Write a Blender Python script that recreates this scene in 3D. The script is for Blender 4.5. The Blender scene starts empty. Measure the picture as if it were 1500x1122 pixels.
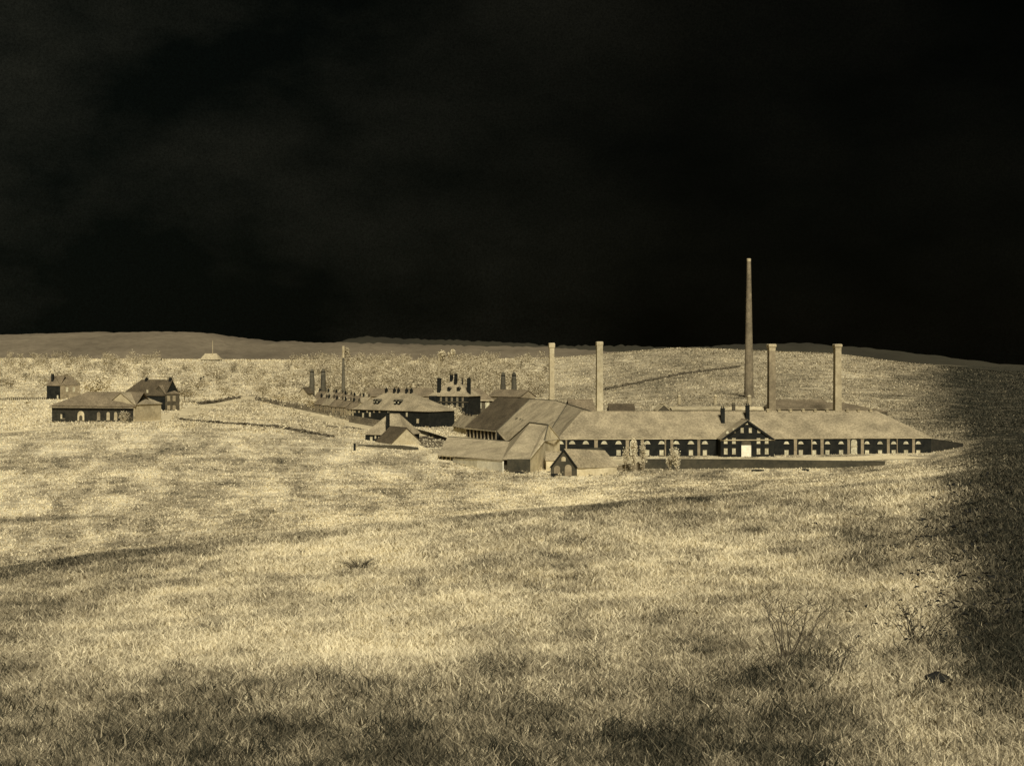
import bpy, math, random
import numpy as np
from mathutils import Vector, noise as mnoise
R = math.radians
random.seed(7); rng = np.random.default_rng(7)
S = bpy.context.scene
C = S.collection

# ------------------------------------------------------------------ camera
F = 2060.0          # focal length in units of the photograph's pixels (1500 wide)
ZC = 32.0           # lens height above the valley floor
HR = 530.0          # row of the horizon
cam = bpy.data.cameras.new("camera"); co = bpy.data.objects.new("camera", cam); C.objects.link(co)
co.location = (0, 0, ZC); co.rotation_euler = (R(90), 0, 0)
cam.sensor_width = 36; cam.lens = 36 * F / 1500; cam.shift_y = -(561 - HR) / 1500
cam.clip_start = .3; cam.clip_end = 30000
S.camera = co

# ------------------------------------------------------------------ world (near black sky with faint brown cloud) and sun
SUN_EL, SUN_AZ = R(42), R(171)      # azimuth clockwise from +Y (view direction)
w = bpy.data.worlds.new("World"); S.world = w; w.use_nodes = True
nt = w.node_tree; nt.nodes.clear()
N = nt.nodes.new; L = nt.links.new
out = N('ShaderNodeOutputWorld'); bg = N('ShaderNodeBackground'); L(bg.outputs[0], out.inputs[0])
sky = N('ShaderNodeTexSky'); sky.sky_type = 'NISHITA'; sky.sun_disc = False
sky.sun_elevation = SUN_EL; sky.sun_rotation = SUN_AZ
tc = N('ShaderNodeTexCoord'); mp = N('ShaderNodeMapping'); mp.inputs['Scale'].default_value = (1, 1, 1.9)
L(tc.outputs['Generated'], mp.inputs[0])
n1 = N('ShaderNodeTexNoise'); n1.inputs['Scale'].default_value = 4.6; n1.inputs['Detail'].default_value = 7; n1.inputs['Roughness'].default_value = .55
L(mp.outputs[0], n1.inputs[0])
cr = N('ShaderNodeValToRGB'); L(n1.outputs[0], cr.inputs[0])
cr.color_ramp.elements[0].position = .40; cr.color_ramp.elements[0].color = (.0014, .0021, .0017, 1)
cr.color_ramp.elements[1].position = .78; cr.color_ramp.elements[1].color = (.017, .0165, .0115, 1)
# the cloud is thicker towards the left of the view
sx = N('ShaderNodeSeparateXYZ'); L(tc.outputs['Generated'], sx.inputs[0])
mr = N('ShaderNodeMapRange'); L(sx.outputs[0], mr.inputs[0])
mr.inputs[1].default_value = -.4; mr.inputs[2].default_value = .12; mr.inputs[3].default_value = 1.15; mr.inputs[4].default_value = .16
mm = N('ShaderNodeMix'); mm.data_type = 'RGBA'; mm.blend_type = 'MULTIPLY'; mm.inputs[0].default_value = 1
L(cr.outputs[0], mm.inputs[6]); L(mr.outputs[0], mm.inputs[7])
# fine grain of the clouded night air
n2 = N('ShaderNodeTexNoise'); n2.inputs['Scale'].default_value = 700; n2.inputs['Detail'].default_value = 6; n2.inputs['Roughness'].default_value = .9; L(tc.outputs['Generated'], n2.inputs[0])
m3 = N('ShaderNodeMapRange'); L(n2.outputs[0], m3.inputs[0]); m3.inputs[1].default_value = .3; m3.inputs[2].default_value = .7; m3.inputs[3].default_value = .25; m3.inputs[4].default_value = 1.9
m4 = N('ShaderNodeMix'); m4.data_type = 'RGBA'; m4.blend_type = 'MULTIPLY'; m4.inputs[0].default_value = 1
L(mm.outputs[2], m4.inputs[6]); L(m3.outputs[0], m4.inputs[7])
ms = N('ShaderNodeMix'); ms.data_type = 'RGBA'; ms.blend_type = 'MULTIPLY'; ms.inputs[0].default_value = 1
L(sky.outputs[0], ms.inputs[6]); ms.inputs[7].default_value = (.00022, .00017, .00008, 1)
ad = N('ShaderNodeMix'); ad.data_type = 'RGBA'; ad.blend_type = 'ADD'; ad.inputs[0].default_value = 1
L(m4.outputs[2], ad.inputs[6]); L(ms.outputs[2], ad.inputs[7])
L(ad.outputs[2], bg.inputs[0]); bg.inputs[1].default_value = 1.0

sl = bpy.data.lights.new("sun", 'SUN'); sl.energy = 4.2; sl.angle = R(14); sl.color = (1, .94, .82)
so = bpy.data.objects.new("sun", sl); C.objects.link(so)
sd = Vector((math.sin(SUN_AZ) * math.cos(SUN_EL), math.cos(SUN_AZ) * math.cos(SUN_EL), math.sin(SUN_EL)))
so.rotation_euler = sd.to_track_quat('Z', 'Y').to_euler()
S.view_settings.view_transform = 'Standard'; S.view_settings.look = 'None'
S.view_settings.exposure = 0.2; S.view_settings.gamma = 1

# ------------------------------------------------------------------ numpy value noise
_perm = rng.random((256, 256))
def vn(x, y):
    x = np.asarray(x, float); y = np.asarray(y, float)
    xi = np.floor(x).astype(int); yi = np.floor(y).astype(int); fx = x - xi; fy = y - yi
    fx = fx * fx * (3 - 2 * fx); fy = fy * fy * (3 - 2 * fy)
    g = lambda a, b: _perm[a & 255, b & 255]
    return (g(xi, yi) * (1 - fx) + g(xi + 1, yi) * fx) * (1 - fy) + (g(xi, yi + 1) * (1 - fx) + g(xi + 1, yi + 1) * fx) * fy
def fbm(x, y, o=5, r=.55):
    s = 0; a = 1; t = 0
    for k in range(o):
        s = s + a * vn(x * 2 ** k + 17.3 * k, y * 2 ** k + 5.1 * k); t += a; a *= r
    return s / t

# ------------------------------------------------------------------ terrain heights
COLS = np.array([-900, 0, 200, 400, 600, 800, 1000, 1200, 1360, 1468, 1800, 2600], float)
CREST = np.array([900, 838, 812, 787, 768, 748, 735, 722, 708, 690, 655, 640], float)
DN = [(12, 1.0), (16, .78), (25, .48), (38, .30), (50, .2), (70, .08), (95, 0)]
FAR_D = [125, 160, 220, 300, 390, 430, 480, 600, 760, 900, 1200, 1500, 1800, 2300, 3000, 6000]
FAR = {   # rows of the photograph at those distances, per column
 -900: [898, 850, 800, 730, 684, 668, 650, 622, 600, 588, 566, 545, 530, 532, 536, 534],
 0:    [839, 812, 765, 712, 680, 668, 652, 624, 603, 590, 562, 540, 526, 528, 532, 534],
 200:  [814, 800, 755, 706, 675, 664, 648, 620, 600, 587, 560, 538, 527, 529, 533, 534],
 400:  [790, 777, 748, 710, 682, 670, 653, 626, 604, 590, 562, 540, 528, 530, 533, 534],
 600:  [771, 762, 744, 718, 696, 684, 666, 639, 614, 600, 573, 550, 530, 532, 534, 534],
 800:  [750, 747, 736, 716, 698, 685, 667, 640, 616, 602, 572, 545, 526, 528, 534, 534],
 1000: [735, 732, 724, 710, 697, 684.5, 667, 640, 613, 590, 552, 527, 511, 513, 525, 532],
 1200: [717, 712, 706, 700, 694, 684, 666, 636, 608, 588, 554, 532, 518, 521, 528, 532],
 1360: [701, 695, 690, 685, 685, 678, 664, 636, 610, 590, 562, 545, 535, 536, 534, 534],
 1468: [682, 674, 668, 662, 660, 654, 650, 630, 612, 597, 572, 555, 545, 545, 540, 536],
 1800: [650, 646, 642, 638, 636, 632, 630, 618, 604, 594, 572, 558, 552, 550, 545, 538],
 2600: [636, 634, 632, 630, 626, 622, 620, 610, 600, 590, 570, 558, 552, 550, 545, 538]}
DS = np.array([d for d, k in DN] + FAR_D, float); LD = np.log(DS)
TAB = np.zeros((len(COLS), len(DS)))
for i, c in enumerate(COLS):
    rows = [CREST[i] + (1140 - CREST[i]) * k for d, k in DN] + FAR[int(c)]
    TAB[i] = np.array(rows)
TABZ = ZC - (TAB - HR) * DS / F
# resample heights in d to a fine table with a monotone-ish cubic (Catmull-Rom in log d)
def resample(z):
    fine = np.linspace(LD[0], LD[-1], 700)
    k = np.clip(np.searchsorted(LD, fine) - 1, 0, len(LD) - 2)
    m = np.gradient(z, LD)
    h = LD[k + 1] - LD[k]; t = (fine - LD[k]) / h
    return fine, ((2*t**3 - 3*t**2 + 1) * z[k] + (t**3 - 2*t**2 + t) * h * m[k] + (-2*t**3 + 3*t**2) * z[k+1] + (t**3 - t**2) * h * m[k+1])
FINE = None; FT = []
for i in range(len(COLS)):
    FINE, zz = resample(TABZ[i]); FT.append(zz)
FT = np.array(FT)
def H(X, Y):
    X = np.asarray(X, float); Y = np.asarray(Y, float)
    Yc = np.clip(Y, 12, 6000)
    px = np.clip(750 + F * X / Yc, COLS[0], COLS[-1] - 1e-6)
    k = np.clip(np.searchsorted(COLS, px, side='right') - 1, 0, len(COLS) - 2)
    u = (px - COLS[k]) / (COLS[k + 1] - COLS[k]); u = u * u * (3 - 2 * u) * .5 + u * .5
    q = (np.log(Yc) - FINE[0]) / (FINE[1] - FINE[0]); q = np.clip(q, 0, 698.999)
    j = q.astype(int); f = q - j
    z = (FT[k, j] * (1 - f) + FT[k, j + 1] * f) * (1 - u) + (FT[k + 1, j] * (1 - f) + FT[k + 1, j + 1] * f) * u
    z = z + np.where(Y < 12, (12 - Y) * .138, 0)           # hillside goes on up behind the camera
    near = np.clip((Y - 4) / 20, 0, 1) * np.clip((360 - Y) / 120, .12, 1)
    z = z + near * ((fbm(X / 9, Y / 9, 4) - .5) * .5 + (fbm(X / 2.1 + 40, Y / 2.1, 3) - .5) * .22 * np.clip((150 - Y) / 80, 0, 1))
    return z
def gz(X, Y): return float(H(X, Y))
def sst(a, b, v):
    t = np.clip((v - a) / (b - a), 0, 1); return t * t * (3 - 2 * t)
def TONE(X, Y):
    """ground tone: 0 = darkest, 1 = palest dead grass; right edge darkening painted in"""
    X = np.asarray(X, float); Y = np.asarray(Y, float); Yc = np.maximum(Y, 8)
    lx = X / Yc * 9; ly = np.log(Yc) * 1.9 - .9 * np.clip(np.log(Yc / 90), 0, 9); farr = sst(650, 420, Yc) * .6 + .4
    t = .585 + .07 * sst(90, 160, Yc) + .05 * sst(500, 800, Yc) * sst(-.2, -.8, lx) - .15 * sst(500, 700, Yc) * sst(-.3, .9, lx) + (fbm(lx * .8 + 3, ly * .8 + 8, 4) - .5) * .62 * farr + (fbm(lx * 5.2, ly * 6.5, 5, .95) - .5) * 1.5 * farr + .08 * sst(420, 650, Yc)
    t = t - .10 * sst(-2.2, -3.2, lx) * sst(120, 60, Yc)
    t = t + .22 * np.exp(-((lx + .9) / 1.6) ** 2) * sst(18, 26, Yc) * sst(120, 60, Yc)
    # the meadow next to the works is paler, the close foreground is rank and dark
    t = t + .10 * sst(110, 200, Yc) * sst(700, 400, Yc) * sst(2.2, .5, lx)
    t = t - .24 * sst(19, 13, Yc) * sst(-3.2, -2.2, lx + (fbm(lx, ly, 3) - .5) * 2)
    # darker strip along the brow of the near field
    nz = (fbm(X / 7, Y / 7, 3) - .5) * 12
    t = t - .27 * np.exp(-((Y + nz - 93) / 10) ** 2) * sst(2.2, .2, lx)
    # edge darkening of the view painted into the ground tone on the right
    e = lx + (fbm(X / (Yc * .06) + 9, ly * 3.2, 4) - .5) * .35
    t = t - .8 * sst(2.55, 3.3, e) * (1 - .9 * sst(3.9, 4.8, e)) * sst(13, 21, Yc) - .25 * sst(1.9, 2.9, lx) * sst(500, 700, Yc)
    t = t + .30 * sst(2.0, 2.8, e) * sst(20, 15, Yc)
    # thin dark strip far left
    t = t - .35 * np.exp(-((Y - 222) / 4) ** 2) * sst(-2.45, -2.75, lx)
    return np.clip(t, .02, 1)

# ------------------------------------------------------------------ materials
MATS = {}
def mat(name, col, col2=None, scale=1.0, detail=8, rough=.85, lo=.35, hi=.65, bump=0, stretch=(1, 1, 1), spots=None, nrough=.62):
    m = bpy.data.materials.new(name); m.use_nodes = True; t = m.node_tree
    b = t.nodes['Principled BSDF']; b.inputs['Roughness'].default_value = rough; b.inputs['Specular IOR Level'].default_value = .2
    c = t.nodes.new('ShaderNodeTexCoord'); mpp = t.nodes.new('ShaderNodeMapping'); mpp.inputs['Scale'].default_value = stretch
    geo = t.nodes.new('ShaderNodeNewGeometry'); t.links.new(geo.outputs['Position'], mpp.inputs[0])
    n = t.nodes.new('ShaderNodeTexNoise'); n.inputs['Scale'].default_value = scale; n.inputs['Detail'].default_value = detail; n.inputs['Roughness'].default_value = nrough
    t.links.new(mpp.outputs[0], n.inputs[0])
    r = t.nodes.new('ShaderNodeValToRGB'); t.links.new(n.outputs[0], r.inputs[0])
    col2 = col2 or tuple(x * .55 for x in col)
    r.color_ramp.elements[0].position = lo; r.color_ramp.elements[0].color = (*col2, 1)
    r.color_ramp.elements[1].position = hi; r.color_ramp.elements[1].color = (*col, 1)
    n3 = t.nodes.new('ShaderNodeTexNoise'); n3.inputs['Scale'].default_value = scale * .11; n3.inputs['Detail'].default_value = 5; n3.inputs['Roughness'].default_value = .6
    t.links.new(geo.outputs['Position'], n3.inputs[0])
    q = t.nodes.new('ShaderNodeMapRange'); t.links.new(n3.outputs[0], q.inputs[0]); q.inputs[1].default_value = .35; q.inputs[2].default_value = .65; q.inputs[3].default_value = .72; q.inputs[4].default_value = 1.22
    x = t.nodes.new('ShaderNodeMix'); x.data_type = 'RGBA'; x.blend_type = 'MULTIPLY'; x.inputs[0].default_value = 1
    t.links.new(r.outputs[0], x.inputs[6]); t.links.new(q.outputs[0], x.inputs[7])
    t.links.new(x.outputs[2], b.inputs['Base Color'])
    if bump:
        bm = t.nodes.new('ShaderNodeBump'); bm.inputs['Strength'].default_value = bump; bm.inputs['Distance'].default_value = .2
        t.links.new(n.outputs[0], bm.inputs['Height']); t.links.new(bm.outputs[0], b.inputs['Normal'])
    MATS[name] = m; return m
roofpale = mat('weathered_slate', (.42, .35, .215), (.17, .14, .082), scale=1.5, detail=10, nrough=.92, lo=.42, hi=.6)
roofkiln = mat('brightened_slate', (.50, .42, .26), (.22, .18, .105), scale=1.5, detail=10, nrough=.92, lo=.42, hi=.6)  # range slate, colour brightened to offset the dimmer light on left-facing slopes
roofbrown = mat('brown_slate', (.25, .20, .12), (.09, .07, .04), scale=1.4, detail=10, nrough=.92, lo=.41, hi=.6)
roofdark = mat('dark_roof', (.135, .105, .06), (.04, .032, .018), scale=1.4, detail=10, nrough=.92, lo=.41, hi=.6)  # dark tone also puts the lighting of left-facing slopes into the colour
walldark = mat('dark_brick', (.019, .019, .013), (.003, .004, .003), scale=.5, detail=8, nrough=.8)  # plain dark tone for walls and chimneys
wallmid = mat('dull_brick', (.12, .10, .06), (.04, .034, .02), scale=.5, detail=9, nrough=.8)
wallpale = mat('pale_render', (.62, .54, .34), (.33, .27, .15), scale=.35, detail=9, nrough=.8)
doorm = mat('white_paint', (.85, .80, .60), (.7, .64, .45), scale=1.5)
barnwall = mat('dark_barn_brick', (.05, .044, .028), (.012, .012, .008), scale=.6, detail=9, nrough=.85)  # barn wall, slightly lighter than the darkest brick
winpale = mat('pale_glazing', (.60, .56, .38), (.32, .29, .18), scale=1.2, detail=3)
trim = mat('pale_trim', (.55, .48, .30), (.34, .28, .17), scale=.8)
stackm = mat('stack_brick', (.34, .28, .17), (.15, .12, .07), scale=.45, detail=9, nrough=.8)
stackdk = mat('kiln_brick', (.13, .115, .075), (.05, .045, .028), scale=.5, detail=8, nrough=.8)
stackpale = mat('pale_stack', (.48, .41, .25), (.27, .22, .125), scale=.4, detail=8, nrough=.8)
hillm = mat('hazed_hill', (.20, .165, .105), (.10, .08, .05), scale=.03, detail=12, nrough=.85, lo=.3, hi=.7)  # distance haze painted as a darker hill colour
hillm2 = mat('hazed_far_hill', (.05, .045, .026), (.028, .025, .015), scale=.006, detail=12, nrough=.85, lo=.3, hi=.7)  # farther ridge, painted darker still for distance haze
barkm = mat('bark', (.30, .25, .15), (.12, .09, .05), scale=4)
stone = mat('stone', (.02, .02, .015), (.005, .005, .004), scale=6, bump=.4)
hedgem = mat('dark_hedge', (.17, .14, .085), (.05, .042, .026), scale=.9, detail=8, nrough=.8)
bandm = mat('dark_wall', (.085, .072, .042), (.022, .022, .014), scale=.22, detail=10, nrough=.85)
lanem = mat('lane', (.13, .105, .065), (.07, .055, .03), scale=.12, detail=10, nrough=.85)
twigm = mat('twig', (.05, .042, .026), (.02, .017, .01), scale=6)

def tonemat(name, attr_mul=1.0, terrain=True):
    m = bpy.data.materials.new(name); m.use_nodes = True; t = m.node_tree; A = t.nodes.new; K = t.links.new
    b = t.nodes['Principled BSDF']; b.inputs['Roughness'].default_value = .95; b.inputs['Specular IOR Level'].default_value = .1
    at = A('ShaderNodeAttribute'); at.attribute_name = 'cover'  # ground tone, including the painted right edge darkening
    v = at.outputs['Fac']
    if terrain:
        geo = A('ShaderNodeNewGeometry')
        n = A('ShaderNodeTexNoise'); n.inputs['Scale'].default_value = .035; n.inputs['Detail'].default_value = 15; n.inputs['Roughness'].default_value = .84
        K(geo.outputs['Position'], n.inputs[0])
        r = A('ShaderNodeMapRange'); K(n.outputs[0], r.inputs[0]); r.inputs[1].default_value = .36; r.inputs[2].default_value = .64; r.inputs[3].default_value = -.34; r.inputs[4].default_value = .34
        a = A('ShaderNodeMath'); a.operation = 'ADD'; a.use_clamp = True; K(v, a.inputs[0]); K(r.outputs[0], a.inputs[1]); v = a.outputs[0]
        bm = A('ShaderNodeBump'); bm.inputs['Strength'].default_value = .5; bm.inputs['Distance'].default_value = .35
        K(n.outputs[0], bm.inputs['Height']); K(bm.outputs[0], b.inputs['Normal'])
    cr = A('ShaderNodeValToRGB'); K(v, cr.inputs[0]); e = cr.color_ramp.elements
    e[0].position = 0; e[0].color = (.022, .022, .014, 1)
    e[1].position = 1; e[1].color = (.74, .65, .42, 1)
    x = e.new(.3); x.color = (.13, .112, .07, 1)
    x = e.new(.6); x.color = (.34, .288, .18, 1)
    K(cr.outputs[0], b.inputs['Base Color'])
    return m
groundm = tonemat('meadow'); grassm = tonemat('grass_blades', terrain=False)
leafm = tonemat('foliage', terrain=False)

# ------------------------------------------------------------------ object helpers
def mesh_obj(name, verts, faces, m, parent=None, smooth=False, cover=None):
    me = bpy.data.meshes.new(name); me.from_pydata([tuple(v) for v in verts], [], faces); me.validate()
    me.materials.append(m)
    if smooth: me.polygons.foreach_set('use_smooth', [True] * len(me.polygons))
    if cover is not None:
        a = me.attributes.new('cover', 'FLOAT', 'POINT'); a.data.foreach_set('value', np.asarray(cover, np.float32))
    me.update()
    o = bpy.data.objects.new(name, me); C.objects.link(o)
    if parent is not None: o.parent = parent
    return o
def np_mesh(name, V, Fc, m, cover, smooth=False):
    """V (n,3) float, Fc (k,s) int: fast build"""
    me = bpy.data.meshes.new(name); s = Fc.shape[1]
    me.vertices.add(len(V)); me.vertices.foreach_set('co', V.astype(np.float32).ravel())
    me.loops.add(Fc.size); me.loops.foreach_set('vertex_index', Fc.astype(np.int32).ravel())
    me.polygons.add(len(Fc)); me.polygons.foreach_set('loop_start', np.arange(0, Fc.size, s, dtype=np.int32))
    if smooth: me.polygons.foreach_set('use_smooth', np.ones(len(Fc), bool))
    me.materials.append(m)
    a = me.attributes.new('cover', 'FLOAT', 'POINT'); a.data.foreach_set('value', cover.astype(np.float32))
    me.update(calc_edges=True)
    return me
def link(name, me, parent=None):
    o = bpy.data.objects.new(name, me); C.objects.link(o)
    if parent is not None: o.parent = parent
    return o
def tag(o, label=None, cat=None, group=None, kind=None):
    if label: o['label'] = label
    if cat: o['category'] = cat
    if group: o['group'] = group
    if kind: o['kind'] = kind
    return o
def thing(name, label, cat, loc=(0, 0, 0), rz=0, group=None):
    o = bpy.data.objects.new(name, None); C.objects.link(o); o.location = loc; o.rotation_euler = (0, 0, rz)
    o.empty_display_size = .5
    return tag(o, label, cat, group)
class MB:
    def __init__(s): s.v = []; s.f = []
    def add(s, vs, fs):
        b = len(s.v); s.v += [tuple(v) for v in vs]; s.f += [tuple(i + b for i in f) for f in fs]; return s
    def box(s, x0, x1, y0, y1, z0, z1):
        return s.add([(x0,y0,z0),(x1,y0,z0),(x1,y1,z0),(x0,y1,z0),(x0,y0,z1),(x1,y0,z1),(x1,y1,z1),(x0,y1,z1)],
                     [(0,3,2,1),(4,5,6,7),(0,1,5,4),(1,2,6,5),(2,3,7,6),(3,0,4,7)])
    def slab(s, top, t):
        """polygon extruded straight down by t"""
        n = len(top); vs = list(top) + [(x, y, z - t) for x, y, z in top]
        return s.add(vs, [tuple(range(n)), tuple(range(2*n-1, n-1, -1))] + [(i, i+n, (i+1) % n + n, (i+1) % n) for i in range(n)])
    def prism(s, poly, y0, y1):
        """poly in x,z extruded along y"""
        n = len(poly); vs = [(x, y0, z) for x, z in poly] + [(x, y1, z) for x, z in poly]
        return s.add(vs, [tuple(range(n)), tuple(range(2*n-1, n-1, -1))] + [(i, i+n, (i+1) % n + n, (i+1) % n) for i in range(n)])
    def prism_x(s, poly, x0, x1):
        n = len(poly); vs = [(x0, y, z) for y, z in poly] + [(x1, y, z) for y, z in poly]
        return s.add(vs, [tuple(range(n)), tuple(range(2*n-1, n-1, -1))] + [(i, i+n, (i+1) % n + n, (i+1) % n) for i in range(n)])
    def tube(s, p, r, n=8):
        """p list of points, r list of radii"""
        b = len(s.v); p = [Vector(q) for q in p]
        for i, q in enumerate(p):
            d = (p[min(i+1, len(p)-1)] - p[max(i-1, 0)]).normalized()
            a = d.orthogonal().normalized(); c = d.cross(a)
            for k in range(n):
                an = 2 * math.pi * k / n; s.v.append(tuple(q + (a * math.cos(an) + c * math.sin(an)) * r[i]))
        for i in range(len(p) - 1):
            for k in range(n): s.f.append((b+i*n+k, b+i*n+(k+1) % n, b+(i+1)*n+(k+1) % n, b+(i+1)*n+k))
        s.f.append(tuple(b + k for k in range(n))[::-1]); s.f.append(tuple(b + (len(p)-1)*n + k for k in range(n)))
        return s
    def build(s, name, m, parent=None, smooth=False): return mesh_obj(name, s.v, s.f, m, parent, smooth)
def W(px, d): return ((px - 750) / F * d, d)
def U(px, row, d): return ((px - 750) / F * d, d, ZC - (row - HR) * d / F)
def hgt(row, d): return ZC - (row - HR) * d / F

def arch_poly(cx, z0, w, h, n=8):
    """rectangle with a round head, in x,z"""
    r = w / 2; pts = [(cx - r, z0), (cx + r, z0)]
    for k in range(n + 1):
        a = math.pi * k / n; pts.append((cx + r * math.cos(a), z0 + h - r + r * math.sin(a)))
    return pts
def window(par, x, z0, w, h, y=0, m=None, kind='rect', name='window', bars=True, side=None):
    """pane standing a little proud with a frame sub-part. side: None front wall (normal -y); ('L'/'R', X) end walls"""
    m = m or winpale
    pane = MB(); fr = MB()
    poly = [(x - w/2, z0), (x + w/2, z0), (x + w/2, z0 + h), (x - w/2, z0 + h)] if kind == 'rect' else arch_poly(x, z0, w, h) if kind == 'arch' else arch_poly(x, z0, w, w / 2 + .01)
    ft = .09
    if side is None:
        pane.prism(poly, y - .04, y + .1)
        if kind == 'rect':
            fr.box(x - w/2 - ft, x - w/2, y - .12, y + .05, z0, z0 + h); fr.box(x + w/2, x + w/2 + ft, y - .12, y + .05, z0, z0 + h)
            fr.box(x - w/2 - ft, x + w/2 + ft, y - .12, y + .05, z0 + h, z0 + h + ft)
        fr.box(x - w/2 - ft - .06, x + w/2 + ft + .06, y - .16, y + .05, z0 - .12, z0)
        if bars: fr.box(x - .04, x + .04, y - .09, y - .03, z0, poly[len(poly)//2+1][1] if kind != 'rect' else z0 + h)
    else:
        s, X = side; sg = -1 if s == 'L' else 1
        pp = [(a, b) for a, b in poly]
        pane.prism_x(pp, X + sg * .04, X - sg * .1)
        fr.box(min(X, X + sg*.14), max(X, X + sg*.14), x - w/2 - .1, x + w/2 + .1, z0 - .12, z0)
    p = pane.build(name, m, par); fr.build('frame', trim, p); return p
def chimney(par, x, y, z0, z1, w=.9, l=None, m=None, pots=2, name='chimney'):
    l = l or w; mb = MB().box(x - w/2, x + w/2, y - l/2, y + l/2, z0, z1).box(x - w/2 - .12, x + w/2 + .12, y - l/2 - .12, y + l/2 + .12, z1 - .25, z1 - .003)
    o = mb.build(name, m or walldark, par)
    if pots:
        q = MB()
        for k in range(pots):
            xx = x + (k - (pots - 1) / 2) * w / max(pots, 1)
            q.tube([(xx, y, z1 - .05), (xx, y, z1 + .75)], [.2, .16], 8)
        q.build('chimney_pot', m or walldark, o)
    return o
def roof_mesh(Lx, Wy, ze, zr, ha, hb, ov=.5, t=.25, ridge='x'):
    """slab roof; ha, hb hip insets at the two ridge ends (0 = gable). ridge 'x' along local x, 'y' along local y"""
    if ridge == 'y': Lx, Wy = Wy, Lx
    sl = (zr - ze) / (Wy / 2); zo = ze - sl * ov
    x0, x1, y0, y1, ym = -ov, Lx + ov, -ov, Wy + ov, Wy / 2
    ra = ha if ha > 0 else -ov; rb = Lx - hb if hb > 0 else Lx + ov
    top = [(x0,y0,zo),(x1,y0,zo),(x1,y1,zo),(x0,y1,zo),(ra,ym,zr),(rb,ym,zr)]
    if ridge == 'y': top = [(y, x, z) for x, y, z in top]
    bot = [(x, y, z - t) for x, y, z in top]
    f = [(0,1,5,4), (2,3,4,5)]
    if ha > 0: f.append((3,0,4))
    if hb > 0: f.append((1,2,5))
    fb = [tuple(i + 6 for i in q[::-1]) for q in f]
    rim = [(0,1),(2,3)] + ([(3,0)] if ha > 0 else [(3,4),(4,0)]) + ([(1,2)] if hb > 0 else [(1,5),(5,2)])
    fs = f + fb + [(a, a+6, b+6, b) for a, b in rim]
    if ridge == 'y': fs = [q[::-1] for q in fs]
    mb = MB().add(top + bot, fs)
    # ridge tiles
    if ridge == 'x': mb.tube([(ra, ym, zr + .02), (rb, ym, zr + .02)], [.16, .16], 6)
    else: mb.tube([(ym, ra, zr + .02), (ym, rb, zr + .02)], [.16, .16], 6)
    return mb
def wall_mesh(Lx, Wy, ze, zr, ha, hb, ridge='x', base=-3, t=.25):
    mb = MB()
    if ridge == 'x':
        e = ze - t - .02
        mb.box(0, Lx, 0, Wy, base, e)
        if ha == 0: mb.prism_x([(0.01, e), (Wy - .01, e), (Wy/2, zr - t - .06)], 0.002, .3)
        if hb == 0: mb.prism_x([(0.01, e), (Wy - .01, e), (Wy/2, zr - t - .06)], Lx - .3, Lx - .002)
    else:
        e = ze - t - .02
        mb.box(0, Lx, 0, Wy, base, e)
        if ha == 0: mb.prism([(0.01, e), (Lx - .01, e), (Lx/2, zr - t - .06)], .002, .3)
        if hb == 0: mb.prism([(0.01, e), (Lx - .01, e), (Lx/2, zr - t - .06)], Wy - .3, Wy - .002)
    return mb
class House:
    """facade from pixel pxa at distance da to pixel pxb at distance db; everything else in metres, local axes"""
    def __init__(s, name, label, cat, pxa, da, pxb, db, dep, ze, zr, wm, rm, ha=0, hb=0, ridge='x', ov=.5, group=None, z=None, base=-3):
        a = Vector(W(pxa, da)); b = Vector(W(pxb, db)); s.L = (b - a).length; rz = math.atan2(b.y - a.y, b.x - a.x)
        s.z = z if z is not None else gz(*((a + b) / 2)); s.a = a; s.dir = (b - a).normalized()
        s.ze = ze - s.z; s.zr = zr - s.z; s.dep = dep       # ze, zr are absolute heights
        s.pxa, s.da, s.pxb, s.db = pxa, da, pxb, db
        s.o = thing(name, label, cat, (a.x, a.y, s.z), rz, group)
        wall_mesh(s.L, dep, s.ze, s.zr, ha, hb, ridge, base).build('wall', wm, s.o)
        s.roof = roof_mesh(s.L, dep, s.ze, s.zr, ha, hb, ov, ridge=ridge).build('roof', rm, s.o)
        s.ridge = ridge
    def x(s, px):
        """local x of the facade point seen at photo column px"""
        t = (px - 750) / F; a = s.a; d = s.dir
        return (t * a.y - a.x) / (d.x - t * d.y)
    def d(s, px): return s.a.y + s.dir.y * s.x(px)
    def zl(s, px, row): return hgt(row, s.d(px)) - s.z
    def win(s, px, r0, r1, wpx, **k):
        dd = s.d(px); z1 = s.zl(px, r0); z0 = s.zl(px, r1)
        return window(s.o, s.x(px), z0, wpx * dd / F / max(.3, s.dir.x), z1 - z0, **k)
    def chim(s, xl, yl, h=1.6, w=.9, l=None, **k):
        """chimney at local x,y through the roof"""
        half = s.dep / 2 if s.ridge == 'x' else s.L / 2; dist = abs((yl - s.dep/2) if s.ridge == 'x' else (xl - s.L/2))
        zt = s.zr - (s.zr - s.ze) * dist / half
        return chimney(s.roof, xl, yl, zt - .8, s.zr + h, w, l, **k)

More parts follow.
